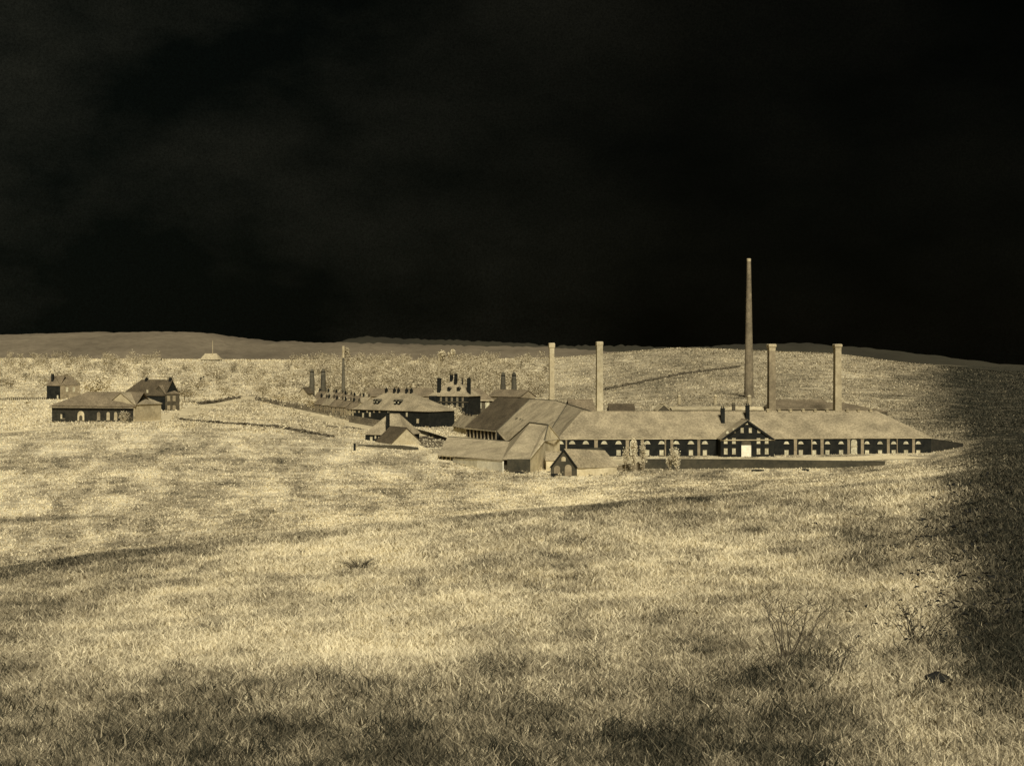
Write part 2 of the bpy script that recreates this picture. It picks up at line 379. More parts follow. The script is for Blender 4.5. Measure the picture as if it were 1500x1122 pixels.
# ------------------------------------------------------------------ ground sheet
ny, nx = 620, 560
yy = np.concatenate([np.linspace(-30, 8, 24, endpoint=False), np.exp(np.linspace(math.log(8), math.log(5900), ny))])
uu = np.linspace(-1, 1, nx); uu = np.sign(uu) * (np.abs(uu) * .55 + np.abs(uu) ** 4 * .6)
XX = uu[None, :] * (np.maximum(yy, -18)[:, None] + 42); YY = np.repeat(yy[:, None], nx, 1)
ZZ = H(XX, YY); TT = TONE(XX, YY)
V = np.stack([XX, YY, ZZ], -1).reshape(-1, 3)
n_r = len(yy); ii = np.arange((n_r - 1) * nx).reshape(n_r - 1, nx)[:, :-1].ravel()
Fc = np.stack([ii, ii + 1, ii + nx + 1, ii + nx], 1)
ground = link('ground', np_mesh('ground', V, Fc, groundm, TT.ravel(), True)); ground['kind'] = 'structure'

# far hills: solid ridges with their own depth
def hill(name, pts, d, dep, m, base_row=545, seed=0, rough=2.0):
    """pts (px,row) skyline at distance d"""
    P = np.array(pts, float); pxs = np.linspace(P[0, 0], P[-1, 0], 420); rows = np.interp(pxs, P[:, 0], P[:, 1])
    k = np.ones(21) / 21; rows = np.convolve(np.pad(rows, 10, mode='edge'), k, 'valid')
    zt = ZC - (rows - HR) * d / F + (fbm(pxs / 5 + seed, pxs * 0 + seed, 5, .7) - .5) * rough
    xs = (pxs - 750) / F * d; prof = np.linspace(-1, 1, 33); Vv = []; zb = -120
    for q in prof:
        yv = d + q * dep; h = (math.cos(q * math.pi) + 1) / 2
        z = zb + (zt - zb) * (h ** .45) + (fbm(xs / 90 + seed, xs * 0 + q * 6, 4) - .5) * 10 * (1 - abs(h * 2 - 1)) * .6
        Vv.append(np.stack([xs, xs * 0 + yv, z], 1))
    V = np.concatenate(Vv); nn = len(pxs); i2 = np.arange(32 * nn).reshape(32, nn)[:, :-1].ravel()
    o = link(name, np_mesh(name, V, np.stack([i2, i2 + 1, i2 + nn + 1, i2 + nn], 1), m, np.zeros(len(V)), True)); o['kind'] = 'structure'
    return o
hill('hill', [(-900, 500), (-300, 494), (0, 491), (60, 490), (130, 487), (200, 488), (260, 485), (305, 487), (345, 494), (385, 501), (440, 501), (540, 503), (640, 505), (730, 508), (790, 507), (860, 512), (950, 520), (1100, 530)], 3600, 900, hillm, seed=3, rough=9)
hill('far_hill', [(420, 540), (480, 503), (505, 494), (540, 492), (590, 495), (640, 500), (690, 498), (730, 499), (765, 504), (830, 508), (900, 505), (960, 509), (1010, 512), (1050, 505), (1110, 503), (1180, 503), (1240, 508), (1330, 517), (1400, 527), (1500, 538), (1700, 545), (2600, 548)], 5000, 1000, hillm2, seed=8, rough=18)

# ------------------------------------------------------------------ the long office range
rg = House('factory_range', 'very long low range with black walls, half-round windows and a pale slate roof', 'factory',
           818, 474, 1364, 482, 24, 6.4, 14.75, walldark, roofpale, ha=9, hb=15, z=0, ov=.3)
MB().box(-.3, rg.L + .3, -.46, -.31, rg.ze - .6, rg.ze - .38).build('gutter', trim, rg.o)
LX = [821, 838, 858, 885, 906, 948, 969, 990.5, 1012, 1032.5, 1152, 1173, 1192.5, 1212, 1232, 1270, 1289, 1309, 1327, 1345]
for p in LX:
    dd = rg.d(p); wpx = 8.5 if p < 1050 else 7.2
    window(rg.o, rg.x(p), rg.zl(p, 650), wpx * dd / F, 1.2, y=0, kind='lunette', m=winpale)
for p in LX[4:]:
    rg.win(p, 659.5, 666.5, 5.2)
for p in (927.5, 1251):
    window(rg.o, rg.x(p), .5, 2.1, 5.1, kind='arch', name='doorway', m=winpale)
    MB().box(rg.x(p) - 1.2, rg.x(p) + 1.2, -.14, -.05, 3.0, 3.25).build('transom', trim, rg.o)
for p, wp in ((829.5, 2), (873, 5), (919, 5), (941, 4), (974.5, 2), (984, 4), (1023.5, 4), (1165, 4.5), (1189, 1.6), (1204, 4.5), (1243, 4), (1263, 4.5), (1301, 4), (1314, 1.2), (1338, 4)):
    x = rg.x(p); ww = wp * 476 / F
    MB().box(x - ww/2, x + ww/2, -.22, .1, -1, rg.ze - .55).box(x - ww/2 - .12, x + ww/2 + .12, -.28, .1, rg.ze - 1.0, rg.ze - .8).build('pilaster', stackm, rg.o)
# ridge ventilators right of the pediment
for p in (1137, 1154, 1171, 1190, 1208, 1226, 1256, 1273, 1291):
    x = rg.x(p) * 1.0
    MB().box(x - .45, x + .45, 11.2, 12.8, rg.zr - .3, rg.zr + .5).add([(x-.6, 11, rg.zr+.5), (x+.6, 11, rg.zr+.5), (x+.6, 13, rg.zr+.5), (x-.6, 13, rg.zr+.5), (x, 11, rg.zr+.95), (x, 13, rg.zr+.95)],
        [(0,1,4), (1,2,5,4), (2,3,5), (3,0,4,5), (3,2,1,0)]).build('ridge_vent', stackpale, rg.roof)
# pedimented centre block: projects two metres
pb = House('gatehouse_block', 'black pedimented entrance block with a bright arched doorway at the middle of the long range', 'building',
           1056, 471.5, 1134, 472.6, 9, 6.3, 6.31 + 6.2, walldark, roofpale, ridge='y', ov=.35, z=0)
for p, wpx in ((1063, 4.5), (1075, 4.5), (1111, 4.5), (1123, 4.5)):
    pb.win(p, 642, 649.5, wpx); pb.win(p, 657, 665, wpx)
x = pb.x(1093)
window(pb.o, x, .05, 3.3, 6.0, kind='arch', name='arch_surround', m=wallmid, bars=False)
dm = MB().box(x - 1.65, x + 1.65, -.22, -.13, .05, 4.0).box(x - .03, x + .03, -.24, -.21, .05, 3.98).build('door', doorm, pb.o)
for p in (1075, 1087, 1099, 1111.5): pb.win(p, 627, 633.5, 3.6, y=-.0)
for p in (1065.5, 1121):
    window(pb.o, pb.x(p), pb.zl(p, 635), .8, .85, kind='arch')
window(pb.o, x, pb.zl(1093, 621.5), 1.1, 1.1, kind='arch')
MB().box(-.3, pb.L + .3, -.28, -.02, pb.ze - .7, pb.ze - .35).build('cornice', stackpale, pb.o)
xs0, xs1, zz0, ap = -.35, pb.L + .35, pb.ze - .35, pb.zr
MB().prism([(xs0, zz0 - .1), (xs0 + 1.2, zz0 - .1), (pb.L/2, ap - .75), (xs1 - 1.2, zz0 - .1), (xs1, zz0 - .1), (pb.L/2, ap - .05)], -.5, -.36).build('raking_cornice', walldark, pb.o)
chimney(rg.roof, rg.x(1065), 7.0, 9, hgt(598.5, 481), 1.3, 1.3)
chimney(rg.roof, rg.x(1103), 8.2, 9, hgt(594.5, 482), 1.25, 1.3)
chimney(rg.roof, rg.x(1087.5), 13.5, 12, hgt(593, 488), 1.0, 1.0, m=wallmid)
# right-hand end yard wall running up the bank
def poly_wall(name, label, cat, pts, m, thick=.5, group=None, par=None, coping=None):
    """pts (px, d, top_row): a wall following the ground"""
    o = thing(name, label, cat, (*W(pts[0][0], pts[0][1]), gz(*W(pts[0][0], pts[0][1]))), 0, group)
    mb = MB(); cp = MB(); ox, oy, oz = o.location
    for (p0, d0, r0), (p1, d1, r1) in zip(pts[:-1], pts[1:]):
        a = Vector(W(p0, d0)); b = Vector(W(p1, d1)); n = Vector((-(b - a).y, (b - a).x)).normalized() * thick / 2
        za, zb = hgt(r0, d0), hgt(r1, d1); ga, gb = gz(*a) - .6, gz(*b) - .6
        q = [a - n, b - n, b + n, a + n]; g = [ga, gb, gb, ga]; t = [za, zb, zb, za]
        mb.add([(v.x - ox, v.y - oy, h - oz) for v, h in zip(q, g)] + [(v.x - ox, v.y - oy, h - oz) for v, h in zip(q, t)],
               [(0,3,2,1),(4,5,6,7),(0,1,5,4),(1,2,6,5),(2,3,7,6),(3,0,4,7)])
        n2 = n * 1.35; q = [a - n2, b - n2, b + n2, a + n2]
        cp.add([(v.x - ox, v.y - oy, h - oz + .004) for v, h in zip(q, t)] + [(v.x - ox, v.y - oy, h - oz + .16) for v, h in zip(q, t)],
               [(0,3,2,1),(4,5,6,7),(0,1,5,4),(1,2,6,5),(2,3,7,6),(3,0,4,7)])
    mb.build('wall_body', m, o)
    cp.build('coping', coping or m, o); return o
poly_wall('boundary_wall', 'long dark boundary wall running straight across in front of the office range', 'wall',
          [(944, 424, 673), (1010, 424, 672.8), (1100, 424, 673.5), (1200, 424, 675), (1296, 425, 676)], bandm, .6, coping=stackdk)
poly_wall('yard_wall', 'black wall tapering up the bank at the right end of the long range', 'wall',
          [(1363, 485, 643), (1388, 490, 646.5), (1410, 495, 650)], barnwall, .5)

# ------------------------------------------------------------------ kiln sheds left of the range (built from their measured corners)
def custom(name, label, cat, loc, parts):
    """parts: (name, kind, material, polygons in world coordinates, thickness)"""
    o = thing(name, label, cat, loc); k = {}
    for nm, m, polys, t, parent in parts:
        mb = MB()
        for p in polys: mb.slab([(x - loc[0], y - loc[1], z - loc[2]) for x, y, z in p], t)
        k[nm] = mb.build(nm, m, k.get(parent, o))
    return o, k
def solid_walls(o, loc, ring, m, name='wall', inset=.4, zb=None):
    """ring: list of (x,y,ztop) corners, closed, extruded down to the ground"""
    n = len(ring); cx = sum(p[0] for p in ring) / n; cy = sum(p[1] for p in ring) / n; mb = MB(); vs = []
    for x, y, z in ring:
        v = Vector((cx - x, cy - y)).normalized() * inset; vs.append((x + v.x - loc[0], y + v.y - loc[1], z - .3 - loc[2]))
    vb = [(x, y, (gz(x + loc[0], y + loc[1]) - 1 if zb is None else zb) - loc[2]) for x, y, z in vs]
    mb.add(vs + vb, [tuple(range(n)), tuple(range(2*n-1, n-1, -1))] + [(i, i+n, (i+1) % n + n, (i+1) % n) for i in range(n)])
    return mb.build(name, m, o)
# B1 shed with posts, faces left; its slope's lighting is put into the dark roof colour
b1 = House('drying_shed', 'open-fronted shed with a big dark-toned roof above a row of pale posts', 'shed', 684, 594, 728, 568, 30, 4.9, 17.0, walldark, roofdark, ha=0, hb=0, z=0, ov=.7)
MB().box(-.7, b1.L + .7, -1.0, -.7, b1.ze - 1.15, b1.ze - .75).build('eaves_board', trim, b1.o)
for k in range(9):
    xk = .4 + k * (b1.L - .8) / 8
    MB().box(xk - .32, xk + .32, -.55, -.1, -.5, b1.ze - .5).build('post', stackm, b1.o)
# B2 the broad pale roof between it and the range
loc = (10, 520, 0)
a = U(777, 584.5, 574); b = U(815, 587, 548); c = U(831, 592, 532); d_ = U(808, 628, 498); e = U(742, 647, 540); f_ = U(728, 631.5, 562)
g = U(866, 602.5, 487); h_ = U(819, 641, 474.5)
back1 = (a[0] + 14, a[1] + 26, 6); back2 = (c[0] + 14, c[1] + 26, 6)
o, k = custom('kiln_shed', 'broad pale-roofed kiln shed wedged between the dark-roofed shed and the long range', 'shed', loc, [
    ('roof', roofkiln, [[f_, e, d_, c, b, a]], .3, None),
    ('hip_roof', roofpale, [[d_, h_, g, c]], .3, None),
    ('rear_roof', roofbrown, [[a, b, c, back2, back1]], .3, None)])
solid_walls(o, loc, [(f_[0], f_[1], 3), (e[0], e[1], 3), (d_[0] + 1, d_[1] + 3, 5), (back2[0], back2[1], 6), (back1[0], back1[1], 6)], wallmid, inset=1.5, zb=-1)
rl = MB()
for p0, p1 in ((a, b), (b, c), (c, d_), (a, f_), (c, g)):
    rl.tube([(p0[0] - loc[0], p0[1] - loc[1], p0[2] + .02), (p1[0] - loc[0], p1[1] - loc[1], p1[2] + .02)], [.22, .22], 6)
rl.build('ridge_tiles', stackdk, k['roof'])
sk = MB()
for p, r, dd in ((757, 612, 560), (763, 613, 556), (766, 615, 552), (774, 614, 550)):
    q = U(p, r, dd); sk.box(q[0] - loc[0] - .5, q[0] - loc[0] + .5, q[1] - loc[1] - .5, q[1] - loc[1] + .5, q[2] - 2.2, q[2])
sk.build('roof_vents', stackdk, k['roof'])
# C front workshops: long low roof, ridge and hip
loc = (-20, 460, 0)
r0 = U(656, 639.5, 488); r1 = U(745, 646.5, 462)
e0 = U(641, 666, 461); e1 = U(744, 674.5, 426); 
p2 = U(776, 618.5, 446); p3 = U(803, 622, 438); q0 = U(735, 672, 411); q1 = U(777, 671, 408); q2 = U(797, 646, 424)
q3 = U(820, 643, 446)
bk0 = (r0[0] + 4, r0[1] + 22, 2.0); bk1 = (r1[0] + 6, r1[1] + 20, 2.0)
o, k = custom('workshop', 'long low workshop with a big pale roof sweeping almost to the ground', 'workshop', loc, [
    ('roof', roofkiln, [[e0, e1, r1, r0]], .25, None), ('rear_roof', roofbrown, [[r0, r1, bk1, bk0]], .25, None)])
solid_walls(o, loc, [(e0[0], e0[1], e0[2] + .1), (e1[0], e1[1], e1[2] + .3), (bk1[0], bk1[1], 2.2), (bk0[0], bk0[1], 2.2)], wallmid, inset=1.2)
MB().tube([tuple(np.subtract(r0, loc)), tuple(np.subtract(r1, loc))], [.2, .2], 6).build('ridge_tiles', stackdk, k['roof'])
ev = MB()
xa = Vector(e0) - Vector(loc); xb = xa.lerp(Vector(e1) - Vector(loc), .24)
ev.slab([tuple(xa + Vector((0, -.35, .02))), tuple(xb + Vector((0, -.35, .02))), tuple(xb + Vector((0, .1, .05))), tuple(xa + Vector((0, .1, .05)))], .35)
ev.build('eaves_board', trim, k['roof'])
for t in (0, .25, .5, .75, 1):
    q = xa.lerp(xb, t); MB().box(q.x - .2 + .3, q.x + .2 + .3, q.y + .3, q.y + .6, -1, q.z).build('post', trim, o)
wl = MB(); 
# C2 taller block
loc = (0, 420, 0)
o, k = custom('engine_house', 'tall pale-roofed block with a pale gable end joined to the low workshop', 'building', loc, [
    ('roof', roofkiln, [[q0, q1, q2, p3, p2, r1]], .3, None),
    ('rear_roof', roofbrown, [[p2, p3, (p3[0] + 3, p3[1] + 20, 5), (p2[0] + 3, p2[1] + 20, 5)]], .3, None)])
LL = lambda P: tuple(np.subtract(P, loc))
gb = MB()   # pale gable end and lower wall, facing right and front
wq = [q1, q2, p3, q3]
base1 = (q1[0], q1[1], -1); base2 = (q3[0], q3[1], -1)
vs = [LL(base1), LL(base2), LL((q3[0], q3[1], q3[2])), LL((p3[0], p3[1], p3[2] - .2)), LL((q2[0], q2[1], q2[2] - .2)), LL((q1[0], q1[1], q1[2] - .2))]
vs2 = [(x - 1.5, y + 3.5, z) for x, y, z in vs]
gb.add(vs + vs2, [(0,1,2,3,4,5), (11,10,9,8,7,6)] + [(i, (i+1) % 6, (i+1) % 6 + 6, i + 6) for i in range(6)])
gb.build('gable_wall', wallpale, o)
fl = MB().box(q0[0] + 1.6, q1[0] - .05, q1[1] - .15 - loc[1], q1[1] + .5 - loc[1], -1, q1[2] - .3).build('front_wall', bandm, o)
solid_walls(o, loc, [(q0[0], q0[1] + 1, 3.0), (q1[0] - .3, q1[1] + 1, 3.0), (q3[0] - 2, q3[1] + 3, 5), (p2[0], p2[1] + 14, 5)], wallmid, name='inner_wall', inset=.8)
rl = MB()
for p0, p1 in ((p2, p3), (r1, p2), (p3, q2)): rl.tube([LL(p0), LL(p1)], [.2, .2], 6)
rl.build('ridge_tiles', stackdk, k['roof'])
rl = MB()
for p0, p1 in ((p3, q3), (q2, q3), (q2, q1)): rl.tube([LL(p0), LL(p1)], [.24, .24], 6)
rl.build('verge_board', trim, k['roof'])
# lean-to right of it, pale roofs down to the hut
lt = House('lean_to', 'small pale lean-to between the gable end and the black hut', 'outbuilding', 800, 418, 822, 418, 7, hgt(673, 418), hgt(662, 420), wallpale, roofpale, z=0, ov=.2)
# low yard wall and its tiny gabled shed
poly_wall('garden_wall', 'low pale wall with small doors along the foot of the workshop roof', 'wall',
          [(664, 446, 672), (700, 423, 673.5), (737, 408, 676)], doorm, .4, coping=trim)
ts = House('coal_store', 'tiny pale gabled store beside the dark square wall', 'outbuilding', 736, 414, 748, 413, 4, hgt(675, 413), hgt(669, 414), wallpale, roofpale, ridge='y', ov=.15, z=gz(*W(742, 413)))
MB().box(.05, .45, -.1, .3, 0, ts.ze).build('door_post', walldark, ts.o)
window(ts.o, 1.6, .05, .7, 1.2, name='door', m=wallmid, bars=False)
# D black gabled hut
loc = (*W(826, 392), 0)
ga, gb_, gt = U(806.5, 681, 392), U(844.5, 682, 392), U(826, 657.5, 391.9)
ft, fr_ = U(886, 659.5, 402), U(906, 683, 399); fl_ = (ga[0] + 11.4, ga[1] + 12, ga[2])
LL = lambda P: tuple(np.subtract(P, loc))
o = thing('hut', 'black gabled hut with two pale arches and a pale roof in front of the range', 'hut', loc)
ov = Vector((-.1, -.35, 0))
rf = MB().slab([tuple(Vector(LL(gb_)) + ov + Vector((.5, 0, -.5))), LL(fr_), LL(ft), tuple(Vector(LL(gt)) + ov + Vector((.1, 0, .1)))], .25).build('roof', roofpale, o)
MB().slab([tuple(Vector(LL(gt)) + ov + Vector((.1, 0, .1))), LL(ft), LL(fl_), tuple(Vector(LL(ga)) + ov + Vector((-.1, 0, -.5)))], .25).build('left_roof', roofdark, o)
pts = [LL((ga[0], ga[1], -.8)), LL((gb_[0], gb_[1], -.8)), LL(gb_), LL(gt), LL(ga)]; pts = [(x, y, z - .25 if i > 1 else z) for i, (x, y, z) in enumerate(pts)]
dv = Vector((11.4, 11.5, 0)); p2_ = [tuple(Vector(p) + dv * .97) for p in pts]
MB().add(pts + p2_, [(0,1,2,3,4), (9,8,7,6,5)] + [(i, (i+1) % 5, (i+1) % 5 + 5, i + 5) for i in range(5)]).build('wall', bandm, o)
for xx, zz, ww, hh, mm_, nm in ((-1.9, 0.1, 1.7, 3.0, stackm, 'archway'), (1.2, .1, 1.9, 3.3, stackm, 'archway'), (-.1, 4.3, 1.2, 1.3, stackpale, 'window')):
    mb = MB().prism(arch_poly(xx, zz, ww, hh), -.12, .5); q = mb.build(nm, mm_, o)
MB().prism([(-4.1, 2.5), (-3.6, 2.5), (0, 7.25), (3.4, 2.5), (3.9, 2.5), (0, 7.85)], -.5, -.36).build('barge_board', walldark, o)
q = [LL(gb_), LL(fr_)]; sw = MB()
sw.add([(q[0][0]+.12, q[0][1]-.12, -.8), (q[1][0]-.5, q[1][1]-.3, -.8), (q[1][0]-.5, q[1][1]-.3, q[1][2]-.3), (q[0][0]+.12, q[0][1]-.12, q[0][2]-.35), (q[0][0]+.12, q[0][1]+.2, -.8), (q[1][0]-.5, q[1][1]+.2, -.8), (q[1][0]-.5, q[1][1]+.2, q[1][2]-.3), (q[0][0]+.12, q[0][1]+.2, q[0][2]-.35)], [(0,1,2,3),(7,6,5,4),(0,4,5,1),(1,5,6,2),(2,6,7,3),(3,7,4,0)])
sw.build('side_wall', wallpale, o)
# pale paddock behind the hut: garden wall and hedges
poly_wall('low_wall', 'short pale wall between the black hut and the slender trees', 'wall', [(889, 398, 690), (905, 412, 683), (944, 420, 676)], stackm, .4)

# ------------------------------------------------------------------ cottage with the tent-like wing, left of the workshop
ct = House('cottage', 'hip-roofed cottage with a dark wall, white window surrounds and tall dark chimney', 'cottage', 535, 552, 590, 546, 15, hgt(634.5, 549), hgt(606, 557), walldark, roofpale, ha=6.5, hb=5, ov=.5, z=gz(*W(560, 548)))
for p in (544, 556): ct.win(p, 640, 646, 3.0)
for p, wp in ((550, 1.6),): ct.win(p, 636, 642, wp)
chimney(ct.roof, ct.x(566), 1.2, 1, hgt(605, 549) - ct.z, 1.1, 1.2)
wg = House('tent_roofed_wing', 'pale triangular gable of the steep-roofed outhouse in front of the cottage', 'outbuilding', 573, 534, 617, 541, 13, .9 + gz(*W(595, 537)), hgt(626.5, 537), wallpale, roofdark, ridge='y', ov=.35, z=gz(*W(595, 537)))
cb = poly_wall('cottage_yard_wall', 'low dark yard wall in front of the cottage', 'wall', [(519, 502, 660), (526, 512, 652), (560, 508, 652.5), (590, 505, 653), (613, 505, 656)], bandm, .4, coping=stackdk)
poly_wall('sunken_wall', 'short dark wall ending in a black post left of the cottage yard', 'wall', [(489, 484, 660.5), (505, 484, 661.5), (519, 484, 661)], hedgem, .5)
pp = W(519.5, 482); tag(MB().box(-.35, .35, -.35, .35, -.5, 2.6).build('gate_post', walldark), 'black gate post at the end of the short dark wall', 'post').location = (*pp, gz(*pp))

poly_wall('lane_wall', 'dark sloping wall running from the terrace down towards the workshop roof', 'wall', [(604, 645, 627), (628, 600, 633.5), (655, 560, 642)], bandm, .5)
# ------------------------------------------------------------------ terrace with dormers
tr = House('terrace', 'long hip-roofed terrace with dormers and black walls left of the tall-chimneyed house', 'terrace', 518, 706, 628, 672, 18, hgt(600, 680), hgt(575.5, 690), walldark, roofpale, ha=14, hb=20, ov=.6, z=0)
for p, r in ((542, 586), (546, 586.5), (572, 590), (577, 591)):
    xl = tr.x(p) + 1; z = tr.zr * .62 + 1.2
    dm = MB().box(xl - .7, xl + .7, 2.1, 6, z - .4, z + 1.2).build('dormer', walldark, tr.roof)
    MB().slab([(xl - 1.1, 1.8, z + 1.1), (xl, 1.8, z + 2.0), (xl, 7, z + 2.0), (xl - 1.1, 7, z + 1.1)], .15).slab([(xl, 1.8, z + 2.0), (xl + 1.1, 1.8, z + 1.1), (xl + 1.1, 7, z + 1.1), (xl, 7, z + 2.0)], .15).build('dormer_roof', stackdk, dm)
    MB().box(xl - .35, xl + .35, 2.0, 2.12, z + .1, z + .9).build('pane', winpale, dm)
for p in (553, 565, 571, 583, 590): tr.chim(tr.x(p) - 3, 9, 1.7, 1.1, 1.1, m=walldark)
for p, r0_, r1_ in ((532, 605, 611), (542, 604, 610), (569, 603, 610), (596, 604, 610)): tr.win(p, r0_, r1_, 2.2)
tr.win(612, 613.5, 619.5, 3, m=wallpale)
for p in (520, 526, 538, 548, 556): tr.win(p, 601.5, 604, 1.6, m=stackpale)
# paling fence before the terrace
def fence(name, label, p0, d0, p1, d1, n, h, m, group=None, jit=0.):
    a = Vector(W(p0, d0)); b = Vector(W(p1, d1)); o = thing(name, label, 'fence', (a.x, a.y, gz(a.x, a.y)), 0, group)
    rails = [MB(), MB()]; prev = None
    for k in range(n):
        q = a.lerp(b, k / (n - 1)); z = gz(q.x, q.y) - o.location.z; x, y = q.x - a.x, q.y - a.y; hh = h * (1 + random.uniform(-jit, jit))
        MB().box(x - .28, x + .28, y - .2, y + .2, z - .4, z + hh).build('fence_post', m, o)
        if prev:
            for i, f in enumerate((.45, .85)):
                u = prev; rails[i].add([(u[0], u[1] - .06, u[2] + h*f), (x, y - .06, z + h*f), (x, y - .06, z + h*f + .3), (u[0], u[1] - .06, u[2] + h*f + .16),
                          (u[0], u[1] + .06, u[2] + h*f), (x, y + .06, z + h*f), (x, y + .06, z + h*f + .3), (u[0], u[1] + .06, u[2] + h*f + .16)],
                          [(0,1,2,3), (7,6,5,4), (0,4,5,1), (3,2,6,7)])
        prev = (x, y, z)
    for r_ in rails: r_.build('rail', m, o)
    return o
fence('paling_fence', 'dark paling fence in front of the black terrace wall', 512, 690, 560, 655, 26, 3.6, hedgem)
fence('field_fence', 'dark irregular fence line running down from the kilns to the terrace', 374, 930, 512, 705, 80, 2.6, hedgem, jit=.5)

# ------------------------------------------------------------------ manager's house with tall chimneys
mh = House('tall_house', 'three-storey black-walled house with steep hip roof and tall dark chimneys', 'house', 629, 825, 686, 815, 17, hgt(578.5, 820), hgt(557, 829), walldark, roofpale, ha=11, hb=11, ov=.6, z=gz(*W(657, 820)))
chimney(mh.roof, mh.x(641), 2, mh.ze - 5, hgt(554, 822) - mh.z, 2.0, 1.6)
chimney(mh.roof, mh.x(639), 4, mh.ze - 2, hgt(563, 822) - mh.z, 1.4, 1.6)
chimney(mh.roof, mh.x(652), 8.5, mh.ze + 2, hgt(549, 828) - mh.z, 1.7, 1.5)
chimney(mh.roof, mh.x(658.5), 8.5, mh.ze + 4, hgt(548, 828) - mh.z, 1.5, 1.5)
chimney(mh.roof, mh.x(660.5), 6.5, mh.ze + 2, hgt(556, 826) - mh.z, 1.6, 1.5)
chimney(mh.roof, mh.x(668), 8.5, mh.ze + 2, hgt(556, 826) - mh.z, .6, .6)
chimney(mh.roof, mh.x(682.5), 4, mh.ze - 1, hgt(554, 822) - mh.z, 1.8, 1.6)
MB().box(mh.x(629.2), mh.x(640.5), -.9, -.01, -2, mh.ze - .6).build('bay', walldark, mh.o)
MB().box(mh.x(641), mh.x(686), -.2, -.02, mh.zl(660, 589.2), mh.zl(660, 588.2)).build('string_course', wallmid, mh.o)
for p in (655, 669):
    xl = mh.x(p); z = mh.zl(p, 572)
    dm = MB().box(xl - .9, xl + .9, 2.0, 6, z - .4, z + 1.3).build('dormer', walldark, mh.roof)
    MB().slab([(xl - 1.3, 1.7, z + 1.2), (xl, 1.7, z + 2.2), (xl, 7, z + 2.2), (xl - 1.3, 7, z + 1.2)], .15).slab([(xl, 1.7, z + 2.2), (xl + 1.3, 1.7, z + 1.2), (xl + 1.3, 7, z + 1.2), (xl, 7, z + 2.2)], .15).build('dormer_roof', stackdk, dm)
for p in (646, 654, 662, 670, 678):
    mh.win(p, 582, 587, 2.0, m=wallmid); mh.win(p, 591, 596.5, 2.0, m=wallmid)
gw = House('arcaded_wing', 'low wing with large pale arched openings right of the tall-chimneyed house', 'building', 686, 838, 721, 838, 14, hgt(584, 838), hgt(570, 845), wallmid, roofbrown, ha=0, hb=7, ov=.8, z=gz(*W(700, 838)))
for p, wp in ((691.5, 5), (702, 6.5), (714, 6)):
    gw.win(p, 586, 598, wp, kind='arch', name='arched_opening', bars=False)
MB().box(-.8, gw.L + .8, -1.1, -.8, gw.ze - 1.3, gw.ze - .7).build('gutter', trim, gw.o)
House('long_store', 'long low brown-roofed store half hidden behind the terrace', 'building', 540, 900, 632, 900, 14, hgt(579, 900), hgt(569, 905), stackm, roofbrown, hb=0, ov=.8, z=gz(*W(590, 900)))
House('pale_gabled_store', 'small pale-brown roofed store just below the right-hand pair of kiln stacks', 'building', 716, 880, 762, 862, 14, hgt(580, 870), hgt(571, 876), stackm, roofbrown, ov=.5, z=gz(*W(738, 870)))
# small cottage below the tall house
sc = House('lodge', 'small steep-roofed lodge with three black windows in front of the tall house', 'cottage', 664, 640, 687, 610, 9, hgt(622, 640), hgt(606, 640), wallpale, roofpale, ov=.5, z=gz(*W(675, 630)))
for p in (666.5, 670.5, 674.5): sc.win(p, 622.5, 628, 1.6, m=walldark, bars=False)
for p, hh in ((670, 3.8), (674, 2.0), (678, 1.6)): sc.chim(sc.x(p) - 1, 4.5, hh, 1.0, 1.0)

# ------------------------------------------------------------------ village of small houses
vl = []
VH = [(466, 900, 13, 'left'), (478, 890, 12, ''), (490, 880, 13, ''), (503, 870, 12, ''), (466, 790, 11, ''), (477, 780, 11, ''), (489, 770, 12, ''), (501, 758, 11, ''), (513, 747, 11, ''), (516, 860, 12, ''), (529, 850, 12, '')]
adj = ['leftmost cottage of the upper village row with two dark windows', 'second cottage from the left in the upper village row', 'middle cottage of the upper village row, left of the tall thin stack', 'cottage of the upper village row right below the tall thin stack',
       'leftmost cottage of the lower village row behind the field fence', 'second cottage from the left in the lower village row', 'middle cottage of the lower village row', 'fourth cottage from the left in the lower village row', 'rightmost cottage of the lower village row beside the black terrace',
       'fifth cottage of the upper village row just above the terrace roof end', 'rightmost cottage of the upper village row behind the terrace roof']
for (p, dd, wpx, _), lb in zip(VH, adj):
    z = gz(*W(p, dd)); rr = (hgt(0, dd), 0)
    hv = House('village_house', lb, 'cottage', p - wpx/2, dd + 3, p + wpx/2, dd - 3, 8, z + 5.0 + random.uniform(-.4, .4), z + 8.6 + random.uniform(-.5, .5), random.choice([stackm, wallpale, stackm]), random.choice([roofpale, roofbrown]), ov=.3, z=z, group='cottages of the village rows')
    for t in (.25, .7):
        window(hv.o, hv.L * t, 3.1, 1.1, 1.3, m=walldark, bars=False); window(hv.o, hv.L * t, .7, 1.1, 1.5, m=walldark, bars=False)
    hv.chim(hv.L * .15, 4, 1.5, 1.0, .8, m=walldark); hv.chim(hv.L * .85, 4, 1.3, .9, .8, m=wallmid)
sg = House('gabled_cottage', 'lone gabled cottage with a dark roof edge below the left-hand kiln pair', 'cottage', 438, 930, 450, 928, 8, hgt(575, 930), hgt(567.5, 930), stackpale, roofdark, ridge='y', ov=.5, z=gz(*W(444, 930)))

